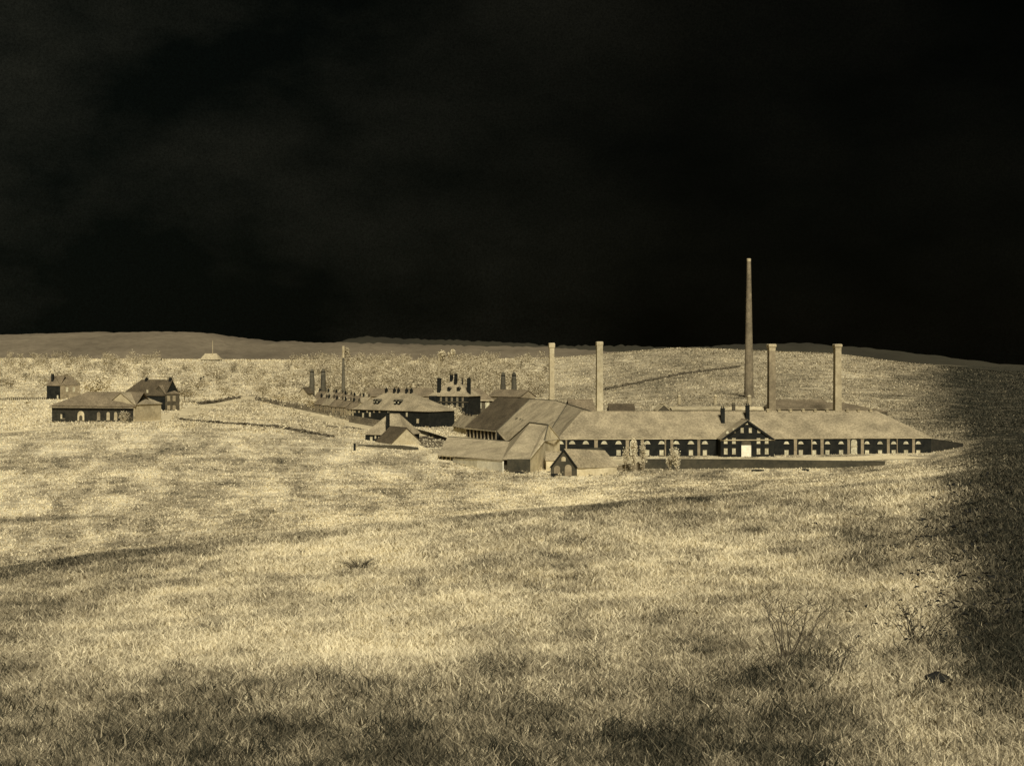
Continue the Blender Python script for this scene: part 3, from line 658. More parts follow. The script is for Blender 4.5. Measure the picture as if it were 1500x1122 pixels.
# ------------------------------------------------------------------ left-hand farm group
lf = House('long_barn', 'long hip-roofed barn with arched doorways in its black wall at the far left', 'barn', 76, 624, 197, 616, 15, hgt(590.5, 640), hgt(573, 647), barnwall, roofbrown, ha=13, hb=0, ov=.8, z=gz(*W(140, 640)))
lf.win(118.5, 602, 616, 10.5, kind='arch', name='door_surround', m=wallpale, bars=False)
xd = lf.x(118.5); MB().prism(arch_poly(xd, 0.0, 1.5, 2.7), -.16, -.06).build('door', wallmid, lf.o)
lf.win(93, 604.5, 613, 4, kind='arch', m=walldark, bars=False)
for p in (144.5, 158.5, 169.5): lf.win(p, 603.5, 615, 5, kind='arch', name='doorway', m=stackpale if p > 150 else stackm, bars=False)
lf.win(90, 607, 613, 2); lf.win(169.5, 593.5, 597.5, 3)
MB().box(-.8, lf.L, -1.15, -.85, lf.ze - 1.5, lf.ze - 1.05).build('gutter', stackm, lf.o)
lw = House('barn_wing', 'pale shaded wing with a creased pale roof at the right end of the long barn', 'barn', 197.3, 615.8, 236, 632, 15, hgt(589, 642), hgt(573, 644), stackpale, roofpale, ha=0, hb=10, ov=.4, z=gz(*W(215, 642)))
ln = House('narrow_farmhouse', 'narrow farmhouse with a black end wall and slender chimney behind the barn', 'house', 68.5, 942, 88, 940, 12, hgt(564, 941), hgt(551, 947), walldark, roofbrown, ridge='x', ov=.3, z=gz(*W(80, 941)))
lr = House('farmhouse_side', 'grey long side of the narrow black-ended farmhouse, with two pale windows', 'house', 88.2, 940, 118, 950, 12, hgt(563.5, 945), hgt(550.5, 951), stackm, roofbrown, ha=0, hb=5, ov=.2, z=gz(*W(100, 945)))  # long side of the same farmhouse, its shading given as grey walls
lr.win(98, 567, 574, 2.5); lr.win(108, 567, 574, 2.5)
chimney(ln.roof, 2.6, 3, ln.ze + 1, ln.zr + 1.2, 1.5, 1.5)
ln.win(84.5, 579, 584, 2)
lm = House('slate_farmhouse', 'farmhouse with a dark-toned slate roof and two stubby chimneys right of the long barn', 'house', 178, 765, 242, 751, 11, hgt(577.5, 757), hgt(556.5, 764), walldark, roofdark, ha=9, hb=0, ov=.4, z=gz(*W(215, 757)))
lm.chim(lm.L * .42, 5.5, .9, 1.3, 1.3); lm.chim(lm.L - 1.2, 5.5, 1.2, 1.4, 1.4); lm.win(216, 571, 575.5, 2.5)
le = House('farmhouse_end', 'grey two-storey end of the slate farmhouse with paired windows', 'house', 242.2, 751, 263, 758, 11, hgt(576, 755), hgt(564, 760), wallmid, roofbrown, hb=6, ov=.3, z=gz(*W(252, 755)))  # end of the slate farmhouse, built as a separate block
for p in (247, 255): le.win(p, 580, 587, 2.6, m=stackm); le.win(p, 594, 600, 2.6, m=stackm)
gh = House('gatehouse', 'tiny white-sided lodge with a dark roof and chimney alone in the meadow', 'cottage', 287, 1150, 299, 1146, 7, hgt(563.5, 1148), hgt(556.5, 1150), walldark, stackpale, ridge='x', ov=.3, ha=3, hb=3, z=gz(*W(293, 1148)))
gh.win(293, 563.5, 566, 2.2, m=wallpale); gh.chim(1.8, 4, 2.4, 1.1, 1.1); gh.chim(4.6, 4, 2.2, .9, .9)
rb = House('ridge_barn', 'pale-roofed barn on the skyline of the left-hand ridge beside a thin mast', 'barn', 294, 1740, 319, 1735, 12, hgt(525.5, 1738), hgt(518, 1740), stackdk, stackpale, ha=3, hb=4, ov=1, z=gz(*W(306, 1738)))
mp_ = W(311.5, 1741); tag(MB().tube([(0, 0, -2), (0, 0, hgt(499, 1741) - gz(*mp_))], [.5, .25], 6).build('mast', stackpale), 'thin pale mast rising behind the barn on the ridge', 'mast').location = (*mp_, gz(*mp_))
hb_ = House('ridge_cottage', 'minute dark cottage with a pale roof on the left-hand ridge', 'cottage', 225, 1750, 234.5, 1750, 9, hgt(527, 1750), hgt(524, 1752), walldark, stackpale, ov=.4, z=gz(*W(230, 1750)) - 1)

# ------------------------------------------------------------------ sheds behind the range
House('rear_shed', 'grey-roofed shed just behind the left end of the long range roof', 'shed', 838, 560, 874, 562, 14, hgt(606, 560), hgt(585.5, 567), wallmid, roofbrown, ha=0, hb=0, ov=.3, z=0)
hs = House('smoke_shed', 'low dark shed behind the long range roof', 'shed', 893, 590, 930, 590, 12, hgt(602, 590), hgt(592, 595), walldark, roofdark, hb=0, ov=.3, z=0)
House('small_dark_gable', 'small shed with a dark pointed gable peeping over the long range roof', 'shed', 963, 600, 982, 600, 16, hgt(601, 600), hgt(592.5, 600), wallmid, stackpale, ridge='y', ov=.2, z=0)
pw = House('rear_range', 'narrow rear building showing a bright roof edge above the long range left of the pediment', 'shed', 985, 560, 1118, 560, 8, hgt(599.5, 560), hgt(596.8, 563), wallmid, wallpale, ov=.3, z=0)
dk = House('blackened_shed', 'wide blackened shed behind the long range, right of the pediment', 'shed', 1136, 640, 1222, 640, 30, hgt(599, 640), hgt(586, 655), wallmid, roofbrown, ha=2, hb=1, ov=.3, z=0)
House('right_rear_shed', 'brown shed roof behind the right half of the range, beyond the last square stack', 'shed', 1224, 650, 1300, 660, 24, hgt(603, 655), hgt(590, 665), wallmid, roofbrown, ha=1, hb=16, ov=.3, z=0)

# ------------------------------------------------------------------ stacks and kilns
def stack(name, label, px, d, row, wb, wt, m, cap=None, sq=True, cat='chimney', group=None, caph=3.0, capm=None, bands=2):
    x, y = W(px, d); z = gz(x, y); top = hgt(row, d) - z; o = thing(name, label, cat, (x, y, z), R(8), group)
    n = 4 if sq else 16; r2 = math.sqrt(2) if sq else 1
    def ring(rr, zz): return [(rr * r2 * math.cos(2*math.pi*(k+.5)/n), rr * r2 * math.sin(2*math.pi*(k+.5)/n), zz) for k in range(n)]
    def lathe(prof):
        mb = MB(); vs = []; fs = []
        for rr, zz in prof: vs += ring(rr, zz)
        for i in range(len(prof) - 1):
            for k in range(n): fs.append((i*n+k, i*n+(k+1) % n, (i+1)*n+(k+1) % n, (i+1)*n+k))
        fs.append(tuple(range(n))[::-1]); fs.append(tuple((len(prof)-1)*n + k for k in range(n))); return mb.add(vs, fs)
    zc = top - caph; k = 14
    lathe([(wb/2 + (wt - wb)/2 * (i/k) * (zc + 2) / (zc+2), -2 + (zc + 2) * i / k) for i in range(k + 1)]).build('shaft', m, o)
    if cap: lathe([(wt/2, zc + .004), (wt/2 * 1.02, top - caph*.55), (cap/2, top - caph*.4), (cap/2, top - .3), (cap/2 * .8, top)]).build('cap', capm or m, o)
    return o
st = stack('tall_chimney', 'tallest chimney, a slender tapering round shaft rising far above the skyline', 1097, 950, 379, 6.6, 2.7, mat('tall_stack_brick', (.25, .205, .125), (.11, .09, .055), scale=.45, detail=9, nrough=.8), cap=2.9, sq=False, caph=2, capm=stackpale)
stack('square_chimney', 'square grey-brown stack with a flat cap just right of the tallest chimney', 1130, 620, 504, 3.2, 2.8, stackm, cap=3.5, capm=stackpale, group='square stacks behind the long range')
stack('square_chimney', 'rightmost square stack, barely darker than the hillside behind it', 1226.5, 620, 504, 3.1, 2.7, stackpale, cap=3.4, capm=stackpale, group='square stacks behind the long range')
stack('square_chimney', 'palest square stack, rising behind the left end of the long range roof', 878, 620, 500.5, 2.9, 2.6, wallpale, cap=2.9, caph=3.4, capm=wallpale, group='square stacks behind the long range')
stack('square_chimney', 'leftmost square stack with a bright cap above the broad pale shed roof', 808, 690, 502.5, 2.5, 2.3, stackpale, cap=2.9, caph=5, capm=wallpale, group='square stacks behind the long range')
stack('thin_chimney', 'thin tapering chimney with a pale tip rising from the village rows', 503, 960, 507, 3.0, 1.5, stackdk, cap=1.9, sq=False, caph=8, capm=stackpale)
stack('faint_chimney', 'faint pale pipe chimney rising behind the tall-chimneyed house', 643, 1150, 523, 2.2, 1.8, stackpale, cap=2.3, sq=False, caph=1)
def kiln(label, px, d, row, w, group):
    x, y = W(px, d); z = gz(x, y); top = hgt(row, d) - z; o = thing('kiln_stack', label, 'kiln', (x, y, z), 0, group)
    pr = [(w/2 * 1.05, -2), (w/2, top*.5), (w/2*.86, top*.82), (w/2*.74, top*.9)]
    pc = [(w/2*.76, top*.9), (w/2*.7, top*.95), (w/2*.5, top*.985), (w/2*.2, top)]
    MB().tube([(0, 0, q[1]) for q in pr], [q[0] for q in pr], 14).build('shaft', stackdk, o, True)
    MB().tube([(0, 0, q[1]) for q in pc], [q[0] for q in pc], 14).build('crown', stackdk, o, True)
    MB().tube([(0, 0, top*.893), (0, 0, top*.91)], [w/2*.8, w/2*.8], 14).build('iron_band', walldark, o)
kiln('left kiln stack of the pair standing left of the village', 457, 945, 540.5, 3.6, 'dark kiln stacks')
kiln('right kiln stack of the pair standing left of the village', 473.5, 940, 540.5, 3.6, 'dark kiln stacks')
kiln('left kiln stack of the pair behind the big dark roof', 737, 900, 545, 3.4, 'dark kiln stacks')
kiln('right kiln stack of the pair behind the big dark roof', 753, 895, 545, 3.5, 'dark kiln stacks')
# white cap stones of small kilns at the foot of the hill
for p, r, dd, ww, lb in ((1097.5, 580, 880, 3.2, 'white domed kiln at the foot of the tallest chimney'), (1048, 579.5, 880, 2.4, 'small white domed kiln midway between the pale stack and the tallest chimney'), (995, 579.5, 885, 2.4, 'leftmost of the three small white domed kilns')):
    x, y = W(p, dd); z = gz(x, y); zt = hgt(r - 1.5, dd) - z
    o = thing('domed_kiln', lb, 'kiln', (x, y, z), 0, 'white domed kilns on the lower hillside')
    MB().tube([(0, 0, -2), (0, 0, max(zt - 1.4, .6))], [ww*.5, ww*.46], 12).build('drum', stackpale, o)
    zb = max(zt - 1.4, .6)
    MB().tube([(0, 0, zb + .004), (0, 0, zb + .7), (0, 0, zb + 1.2), (0, 0, zb + 1.45)], [ww*.52, ww*.42, ww*.25, ww*.08], 12).build('dome', wallpale, o, True)

# ------------------------------------------------------------------ lanes
def lane(name, pts, m, dz=.06):
    """pts (px,d,half width m)"""
    L_, R_ = [], []; P = []
    for (p0, d0, w0), (p1, d1, w1) in zip(pts[:-1], pts[1:]):
        for k in range(14):
            t = k / 14; P.append((*(Vector(W(p0, d0)).lerp(Vector(W(p1, d1)), t)), w0 + (w1 - w0) * t))
    P.append((*W(pts[-1][0], pts[-1][1]), pts[-1][2])); vs = []; fs = []
    nn = 7
    for i, (x, y, ww) in enumerate(P):
        x2, y2, _ = P[min(i + 1, len(P) - 1)]; x1, y1, _ = P[max(i - 1, 0)]
        n = Vector((-(y2 - y1), x2 - x1)).normalized() * ww
        for k in range(nn):
            f = k / (nn - 1) * 2 - 1; X, Y = x + n.x * f, y + n.y * f; vs.append((X, Y, gz(X, Y) + dz))
        if i:
            for k in range(nn - 1): fs.append(((i-1)*nn+k, i*nn+k, i*nn+k+1, (i-1)*nn+k+1))
    o = mesh_obj(name, vs, fs, m); o['kind'] = 'structure'; return o
lane('lane', [(606, 620, 5), (622, 580, 7), (640, 545, 8), (654, 520, 8)], lanem, .10)
lane('path', [(478, 640, 7), (500, 640, 9), (535, 640, 9)], lanem, .10)
# sunken hedges: irregular dark hedge lines
def hedge(name, label, pts, h, wd, m, seed=0, tone=.2):
    o = thing(name, label, 'hedge', (*W(pts[0][0], pts[0][1]), gz(*W(pts[0][0], pts[0][1])))); mb = MB(); rr = random.Random(seed)
    ox, oy, oz = o.location
    for (p0, d0), (p1, d1) in zip(pts[:-1], pts[1:]):
        a = Vector(W(p0, d0)); b = Vector(W(p1, d1)); n = int((b - a).length / .35)
        for k in range(n):
            q = a.lerp(b, k / n); z = gz(q.x, q.y)
            hh = h * (.45 + .75 * float(vn(q.x * .3 + seed, q.y * .3)))
            for _ in range(3):
                c = Vector((q.x - ox + rr.gauss(0, wd * .35), q.y - oy + rr.gauss(0, wd * .35), z - oz + rr.uniform(0, hh)))
                u = Vector((rr.gauss(0, 1), rr.gauss(0, 1), rr.gauss(0, 1))).normalized() * .45; v = u.orthogonal().normalized() * .4
                mb.add([c - u - v, c + u - v, c + u + v, c - u + v], [(0, 1, 2, 3)])
    mb.build('hedge_leaves', m, o); return o
hedge('hedge', 'thin dark hedge running right from the slate farmhouse along the field', [(263, 640), (310, 625), (350, 615), (405, 600)], .9, .8, hedgem, 1)
hedge('hedge', 'curved dark hedge climbing the meadow behind the tiny lodge', [(290, 850), (315, 880), (335, 930), (352, 960)], 1.9, 1.2, hedgem, 2)
hedge('hedge', 'broken hedge crossing the meadow left of the cottage', [(405, 600), (440, 575), (470, 560), (488, 552)], .9, .8, hedgem, 3)
hedge('hedge', 'thin dark hedge climbing the hillside behind the palest stack', [(885, 1120), (960, 1180), (1040, 1290), (1085, 1370)], 2.2, 1.4, hedgem, 5)
fence('field_fence', 'straight dark field fence at the far left edge beside the narrow farmhouse', -20, 930, 68, 938, 30, 1.8, hedgem)

# ------------------------------------------------------------------ trees
def crown_arrays(h, wdt, z0, n, rs, size, seed, clumps=7):
    g = np.random.default_rng(seed)
    c = g.normal(0, 1, (clumps, 3)); c /= np.linalg.norm(c, axis=1)[:, None]; c *= g.uniform(.25, .75, (clumps, 1))
    c[:, :2] *= wdt / 2; c[:, 2] = c[:, 2] * (h - z0) / 2 + (h + z0) / 2
    cr_ = g.uniform(.28, .5, clumps); k = g.integers(0, clumps, n)
    p = g.normal(0, 1, (n, 3)); p /= np.linalg.norm(p, axis=1)[:, None]; p *= (g.random((n, 1)) ** .4)
    p[:, :2] *= wdt * cr_[k][:, None]; p[:, 2] *= (h - z0) * cr_[k] * .8; p += c[k]
    u = g.normal(0, 1, (n, 3)); u /= np.linalg.norm(u, axis=1)[:, None]; v = np.cross(u, g.normal(0, 1, (n, 3))); v /= np.linalg.norm(v, axis=1)[:, None]
    s = size * g.uniform(.5, 1.2, (n, 1)); u *= s; v *= s * .7
    V = np.stack([p - u, p - v, p + u, p + v], 1).reshape(-1, 3); tone = np.repeat(g.uniform(-.1, .1, clumps)[k] + g.normal(0, .05, n), 4)
    return V, tone
def tree(name, label, px, d, h, wdt, tone=.75, n=900, size=.35, seed=0, z0=None, group=None, cat='tree'):
    x, y = W(px, d); z = gz(x, y); o = thing(name, label, cat, (x, y, z), 0, group); rr = random.Random(seed)
    z0 = h * .25 if z0 is None else z0
    tk = MB().tube([(0, 0, -.5), (.05*h*.2, 0, h*.3), (0, .03*h, h*.6), (.02*h, 0, h*.88)], [h*.03, h*.022, h*.014, h*.005], 7)
    for k in range(6):
        a = rr.uniform(0, 6.28); zz = h * rr.uniform(.3, .6); rr_ = wdt * .4
        tk.tube([(0, 0, zz), (math.cos(a)*rr_*.5, math.sin(a)*rr_*.5, zz + h*.1), (math.cos(a)*rr_, math.sin(a)*rr_, zz + h*.22)], [h*.012, h*.008, h*.003], 5)
    tk.build('trunk', barkm, o)
    V, t = crown_arrays(h, wdt, z0, n, 0, size, seed)
    link('crown', np_mesh('crown', V, np.arange(len(V)).reshape(-1, 4), leafm, np.clip(t + tone, 0, 1)), o); return o
slim = 'slender pale trees before the long range'
tree('slender_tree', 'slim pale tree in front of the range, nearest the black hut', 916, 412, 7.5, 1.9, .9, 700, .2, 11, 1.5, slim)
tree('slender_tree', 'tallest slim pale tree in front of the tall arched doorway of the range', 928, 408, 10.5, 2.4, .9, 1100, .2, 12, 1.0, slim)
tree('slender_tree', 'slim pale tree standing at the left end of the dark boundary wall', 941, 414, 9.0, 2.2, .88, 800, .2, 13, 1.5, slim)
tree('slender_tree', 'bushier pale tree in front of the dark boundary wall', 990, 416, 6.6, 3.0, .9, 900, .2, 14, .6, slim)
tree('slender_tree', 'thin low pale tree just left of the bushier one by the boundary wall', 980, 418, 4.2, 1.7, .88, 420, .2, 15, .5, slim)
tree('garden_tree', 'broad pale tree in the garden of the tall-chimneyed house', 656, 740, 9, 15, .82, 2200, .45, 21, .5)
tree('garden_tree', 'low spreading pale bush right of the broad garden tree', 671, 730, 5, 8, .8, 900, .4, 22, .3)
tree('pale_tree', 'large pale round-headed tree behind the long barn roof', 140, 900, 19, 17, .80, 2600, .6, 23)
tree('pale_tree', 'pale tree left of the large round-headed one, above the narrow farmhouse', 98, 1010, 17, 13, .72, 1800, .6, 24)
tree('pale_tree', 'pale tree between the slate farmhouse and the tiny lodge', 270, 880, 11, 14, .72, 1600, .5, 25)
tree('barn_bush', 'pale bushy tree in front of the right end of the barn wall', 182, 607, 4.8, 4.2, .72, 800, .25, 26, .3)
tree('barn_bush', 'small dark-leaved bush at the barn corner', 192, 603, 3.0, 2.4, .3, 400, .22, 27, .2)
tree('skyline_tree', 'left round pale crown standing above the wood behind the tall house', 648, 1700, 17, 10, .78, 900, .9, 28)
tree('skyline_tree', 'right round pale crown standing above the wood behind the tall house', 662, 1690, 19, 9, .8, 900, .9, 29)
tree('skyline_tree', 'pale crown beside the tip of the thin tapering chimney', 508, 1600, 22, 8, .7, 800, .9, 30)
for i, (p, dd, h, ww, tn, lb) in enumerate([(412, 900, 10, 14, .8, 'pale tree at the top of the field fence'), (385, 960, 11, 13, .74, 'pale tree left of the one at the top of the field fence'), (432, 880, 9, 13, .8, 'pale spreading tree left of the lone gabled cottage'),
        (455, 820, 8, 12, .82, 'pale low tree at the left end of the lower village row'), (482, 835, 8, 10, .8, 'pale tree between the two village rows'), (506, 815, 9, 10, .8, 'pale tree between the village rows nearest the terrace'),
        (330, 1000, 9, 14, .72, 'pale tree above the curved dark hedge'), (775, 720, 6, 9, .7, 'pale bush behind the ridge of the big dark roof')]):
    tree('pale_tree', lb, p, dd, h, ww, tn, 1200, .45, 40 + i, h * .1)
# far wood: reads as one mass
Vs, Ts = [], []
for i in range(900):
    d = random.uniform(1050, 1790); p = random.uniform(470, 800) if random.random() < .62 else random.uniform(-60, 470)
    if p > 720 and random.random() < .55: continue
    if p < 470 and (d < 1500 and random.random() < .5): continue
    if 235 < p < 420 and d > 1450: continue
    x, y = W(p, d); h = random.uniform(7, 14); V, t = crown_arrays(h, random.uniform(8, 15), 0, 130, 0, .8, 1000 + i, 9)
    V = V + np.array([x, y, gz(x, y)]); Vs.append(V); Ts.append(t * .8 + random.uniform(.52, .7))
V = np.concatenate(Vs); T = np.clip(np.concatenate(Ts), 0, 1)
tag(link('distant_wood', np_mesh('distant_wood', V, np.arange(len(V)).reshape(-1, 4), leafm, T)), 'pale distant wood spread along the far side of the valley', 'wood', kind='stuff')
# bushes dotted in the valley between the buildings (hedgerow scrub, one mass)
Vs, Ts = [], []
for i in range(420):
    d = random.uniform(560, 1000); p = random.uniform(250, 640) if random.random() < .8 else random.uniform(640, 700)
    if p > 505 and d < 720: continue
    x, y = W(p, d); h = random.uniform(.8, 2.6); V, t = crown_arrays(h, h * 2, 0, 26, 0, .35, 4000 + i, 3)
    V = V + np.array([x, y, gz(x, y)]); Vs.append(V); Ts.append(t + random.choice([.5, .65, .8, .85]))
for i in range(260):
    d = random.uniform(385, 445); p = random.uniform(640, 960)
    x, y = W(p, d); h = random.uniform(.3, 1.1); V, t = crown_arrays(h, h * 2.2, 0, 20, 0, .22, 6000 + i, 3)
    V = V + np.array([x, y, gz(x, y)]); Vs.append(V); Ts.append(t + random.choice([.4, .65, .8, .9]))
V = np.concatenate(Vs); T = np.clip(np.concatenate(Ts), 0, 1)
tag(link('meadow_scrub', np_mesh('meadow_scrub', V, np.arange(len(V)).reshape(-1, 4), leafm, T)), 'low pale scrub scattered over the meadow round the houses', 'scrub', kind='stuff')

# ------------------------------------------------------------------ grass: blades in tufts, about evenly dense in the picture
trackm = mat('worn_track', (.72, .62, .38), (.45, .37, .21), scale=.25, detail=10, nrough=.85)
TRACKS = [([(236, 628), (262, 700), (300, 820), (352, 985), (392, 940), (440, 800), (500, 690), (560, 640), (620, 600)], 9),
          ([(640, 585), (700, 600)], 7), ([(822, 452), (1100, 455), (1340, 462)], 10), ([(-40, 540), (110, 585), (190, 615), (236, 628)], 5)]
for t_, w_ in TRACKS: lane('track', [(p, d, w_) for p, d in t_], trackm, .12)
def grass(name, label, n_tuft, bl, d0, d1, h0, seed, dark=0., width=.012, gexp=.42, pmin=-120, pmax=1620):
    g = np.random.default_rng(seed)
    d = np.exp(g.uniform(math.log(d0), math.log(d1), n_tuft)); px = g.uniform(pmin, pmax, n_tuft)
    x = (px - 750) / F * d
    if d0 < 30:                                 # the field goes on to both sides of the frame
        m_ = n_tuft // 4; dm_ = np.exp(g.uniform(math.log(d0), math.log(70), m_)); sd_ = g.choice([-1, 1], m_)
        x = np.concatenate([x, sd_ * (870 / F * dm_ + g.uniform(0, 9, m_))]); d = np.concatenate([d, dm_]); n_tuft += m_
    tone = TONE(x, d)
    keep = g.random(n_tuft) < .35 + .65 * fbm(x / (d * .03), np.log(d) * 14, 3) * 1.3
    for tr_, tw in TRACKS:
        for (p0, d0_), (p1, d1_) in zip(tr_[:-1], tr_[1:]):
            a = np.array(W(p0, d0_)); b_ = np.array(W(p1, d1_)); ab = b_ - a; tt = np.clip(((x - a[0]) * ab[0] + (d - a[1]) * ab[1]) / (ab @ ab), 0, 1)
            keep &= np.hypot(x - a[0] - tt * ab[0], d - a[1] - tt * ab[1]) > tw * g.uniform(.8, 1.15, n_tuft)
    d, x, tone = d[keep], x[keep], tone[keep]; n = len(d)
    hs = h0 * (d / 14) ** gexp * g.uniform(.45, 1.25, n)
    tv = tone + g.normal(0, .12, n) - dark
    N_ = n * bl; D = np.repeat(d, bl); X = np.repeat(x, bl); hh = np.repeat(hs, bl) * g.uniform(.5, 1.1, N_)
    sp = .10 * (D / 14) ** .8; bx = X + g.normal(0, 1, N_) * sp; by = D + g.normal(0, 1, N_) * sp
    bz = H(bx, by) - .02; ang = g.uniform(0, 2 * np.pi, N_); lean = hh * g.uniform(.15, 1.3, N_); kink = g.normal(0, .35, N_)
    wv = width * (D / 14) ** .85 * g.uniform(.6, 1.5, N_)
    dx, dy = np.cos(ang), np.sin(ang); a2 = g.uniform(0, 2 * np.pi, N_); wx, wy = np.cos(a2) * wv, np.sin(a2) * wv
    z = np.zeros(N_)
    P = [np.stack([bx - wx, by - wy, bz], 1), np.stack([bx + wx, by + wy, bz], 1),
         np.stack([bx + wx*.7 + (dx*.35 - dy*kink)*lean, by + wy*.7 + dy*lean*.35, bz + hh*.6], 1), np.stack([bx - wx*.7 + (dx*.35 - dy*kink)*lean, by - wy*.7 + dy*lean*.35, bz + hh*.6], 1),
         np.stack([bx + dx*lean + wx*.1, by + dy*lean + wy*.1, bz + hh], 1), np.stack([bx + dx*lean - wx*.1, by + dy*lean - wy*.1, bz + hh], 1)]
    V = np.stack(P, 1).reshape(-1, 3); b = np.arange(N_) * 6
    Fc = np.concatenate([np.stack([b, b+1, b+2, b+3], 1), np.stack([b+3, b+2, b+4, b+5], 1)])
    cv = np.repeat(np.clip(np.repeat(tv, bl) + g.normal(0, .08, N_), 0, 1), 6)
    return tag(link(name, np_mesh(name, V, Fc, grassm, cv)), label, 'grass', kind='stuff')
grass('grass', 'dry pale grass covering the near hillside', 170000, 7, 9, 130, .11, 5, width=.0065, gexp=.55)
grass('coarse_grass', 'dark rank grass tufts along the bottom of the hillside', 5000, 12, 10, 22, .2, 6, dark=.22, width=.007)
grass('meadow_grass', 'rough grass of the lower meadow before the works', 90000, 4, 110, 560, .10, 8, width=.008, gexp=.42)
grass('hillside_scrub', 'short rough scrub covering the far fields and the hillside', 90000, 3, 560, 1900, .075, 9, width=.009, gexp=.6)

# ------------------------------------------------------------------ things on the near hillside
barkm2 = mat('grey_twig', (.11, .092, .058), (.05, .04, .025), scale=6)
def twig_bush(name, label, px, d, h, wdt, n, seed, m=None):
    x, y = W(px, d); z = gz(x, y); rr = random.Random(seed); o = None; mb = MB()
    rs_ = .16 if n > 40 else .05
    for k in range(n):
        a = rr.uniform(0, 6.28); r_ = wdt * rr.uniform(.2, 1) / 2; hh = h * rr.uniform(.45, 1)
        p0 = (rr.gauss(0, wdt*rs_), rr.gauss(0, wdt*rs_), -.1); p1 = (math.cos(a)*r_*.45, math.sin(a)*r_*.45, hh*.6); p2 = (math.cos(a)*r_, math.sin(a)*r_, hh)
        p1 = (p1[0] + rr.gauss(0, .1*h), p1[1] + rr.gauss(0, .1*h), p1[2]); k_ = min(1, 14 / d + .35); mb.tube([p0, p1, p2], [h*.009*k_ if d < 30 else h*.016, h*.007*k_ if d < 30 else h*.012, h*.002], 5)
        for j in range(4):
            q = Vector(p1).lerp(Vector(p2), rr.random()); e = q + Vector((rr.gauss(0, .16), rr.gauss(0, .16), rr.uniform(0, .25))) * h
            mb.tube([q, q.lerp(e, .5) + Vector((0, 0, .02*h)), e], [h*.006, h*.004, h*.002], 4)
    o = mb.build(name, m or twigm); o.location = (x, y, z); return tag(o, label, 'bush')
twig_bush('dead_bush', 'low tangle of dark twigs in the middle of the near field', 527, 56, .6, 2.6, 60, 1)
twig_bush('bare_bush', 'tall spray of bare stems at the lower right of the hillside', 1155, 20.5, 1.0, 1.5, 16, 2, barkm2)
twig_bush('bare_bush', 'dark bare bush near the black stone at the right edge', 1340, 22.5, .8, 1.8, 22, 3)
twig_bush('bare_bush', 'small leaning bush beside the tall spray of bare stems', 1225, 18.5, .5, .8, 16, 4)
def rock(label, px, d, rx, ry, rz, seed, name='boulder'):
    x, y = W(px, d); z = gz(x, y); vs = []; fs = []; nu, nv = 16, 9
    for i in range(nv + 1):
        ph = math.pi * i / nv
        for j in range(nu):
            th = 2 * math.pi * j / nu; p = Vector((math.sin(ph)*math.cos(th), math.sin(ph)*math.sin(th), math.cos(ph)))
            k = 1 + .35 * mnoise.noise(p * 1.6 + Vector((seed, 0, 0))); vs.append((p.x*rx*k, p.y*ry*k, p.z*rz*k))
    for i in range(nv):
        for j in range(nu): fs.append((i*nu+j, (i+1)*nu+j, (i+1)*nu+(j+1) % nu, i*nu+(j+1) % nu))
    o = mesh_obj(name, vs, fs, stone, None, True); o.location = (x, y, z + rz*.8); return tag(o, label, 'rock')
rock('flat black stone lying in pale grass at the lower right corner', 1373, 17.8, .17, .14, .09, 1)
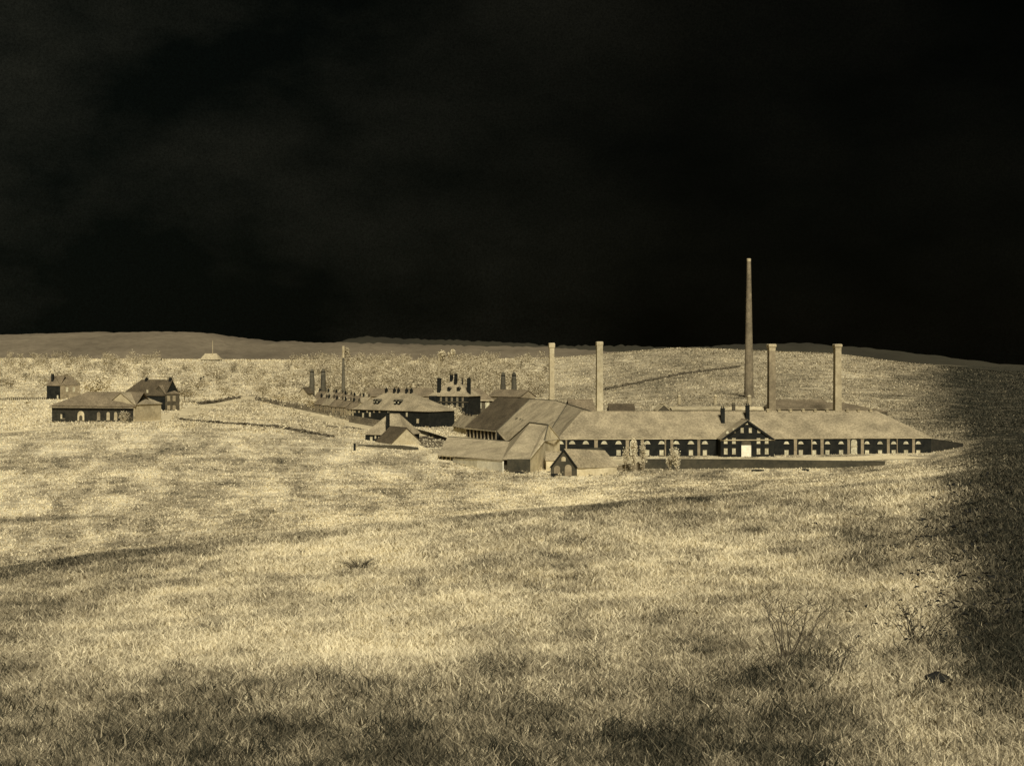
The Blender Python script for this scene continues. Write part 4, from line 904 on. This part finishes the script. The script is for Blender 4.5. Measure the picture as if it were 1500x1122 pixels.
# dark fallen leaves/stones scattered on the right-hand bank
Vs = []; g = np.random.default_rng(31); n = 520
px = np.clip(g.normal(1410, 60, n), 1180, 1560); d = np.exp(g.uniform(math.log(22), math.log(85), n)); x = (px - 750)/F*d
z = H(x, d) + .16 * (d/30) ** .5; s = .05 * (d / 24) ** .8 * g.uniform(.4, 1.2, n); an = g.uniform(0, 6.28, n)
ux, uy = np.cos(an)*s*1.5, np.sin(an)*s*1.5; vx, vy = -np.sin(an)*s*.7, np.cos(an)*s*.7; tl = g.uniform(0, 1.2, n) * s
V = np.stack([np.stack([x-ux, d-uy, z], 1), np.stack([x-vx, d-vy, z+tl], 1), np.stack([x+ux, d+uy, z+tl*.4], 1), np.stack([x+vx, d+vy, z+tl*1.3], 1)], 1).reshape(-1, 3)
tag(link('fallen_leaves', np_mesh('fallen_leaves', V, np.arange(len(V)).reshape(-1, 4), stone, np.zeros(len(V)))), 'dark dead leaves caught in the grass of the right-hand bank', 'leaves', kind='stuff')
# timber lying about the yard
def log(label, px, d, l, r, rz, name='log'):
    x, y = W(px, d); o = MB().tube([(-l/2, 0, r), (-l*.1, 0, r*1.15), (l/2, 0, r)], [r, r*1.1, r*.8], 9).build(name, walldark); o.location = (x, y, gz(x, y)); o.rotation_euler = (0, 0, rz)
    return tag(o, label, 'log')
log('dark log on the grass in front of the boundary wall below the pediment', 1110, 408, 3.6, .3, .1)
log('shorter dark log on the grass further right of the boundary wall', 1180, 407, 2.0, .35, -.2)
log('dark beam lying below the dark square wall', 761, 403, 2.6, .28, 0)
# hand cart left of the hut
x, y = W(812, 387); o = thing('handcart', 'small dark handcart standing beside the black hut', 'cart', (x, y, gz(x, y)), .2)
MB().box(-.9, .9, -.45, .45, .55, .68).box(-.9, .9, -.45, -.38, .68, .95).box(-.9, .9, .38, .45, .68, .95).build('tray', walldark, o)
MB().box(.9, 2.0, -.38, -.3, .6, .68).box(.9, 2.0, .3, .38, .6, .68).build('handles', walldark, o)
for sy in (-.52, .52): MB().tube([(-.2, sy - .04, .42), (-.2, sy + .04, .42)], [.42, .42], 16).build('wheel', walldark, o)
# dark kennel right of hut
kn = House('kennel', 'little dark pointed shelter on the grass right of the black hut', 'shelter', 862, 396, 868, 396, 1.4, gz(*W(865, 396)) + .9, gz(*W(865, 396)) + 2.0, stackdk, roofdark, ridge='y', ov=.1, z=gz(*W(865, 396)), base=-.5)
MB().box(kn.L*.3, kn.L*.7, -.05, .1, 0, .8).build('opening', walldark, kn.o)
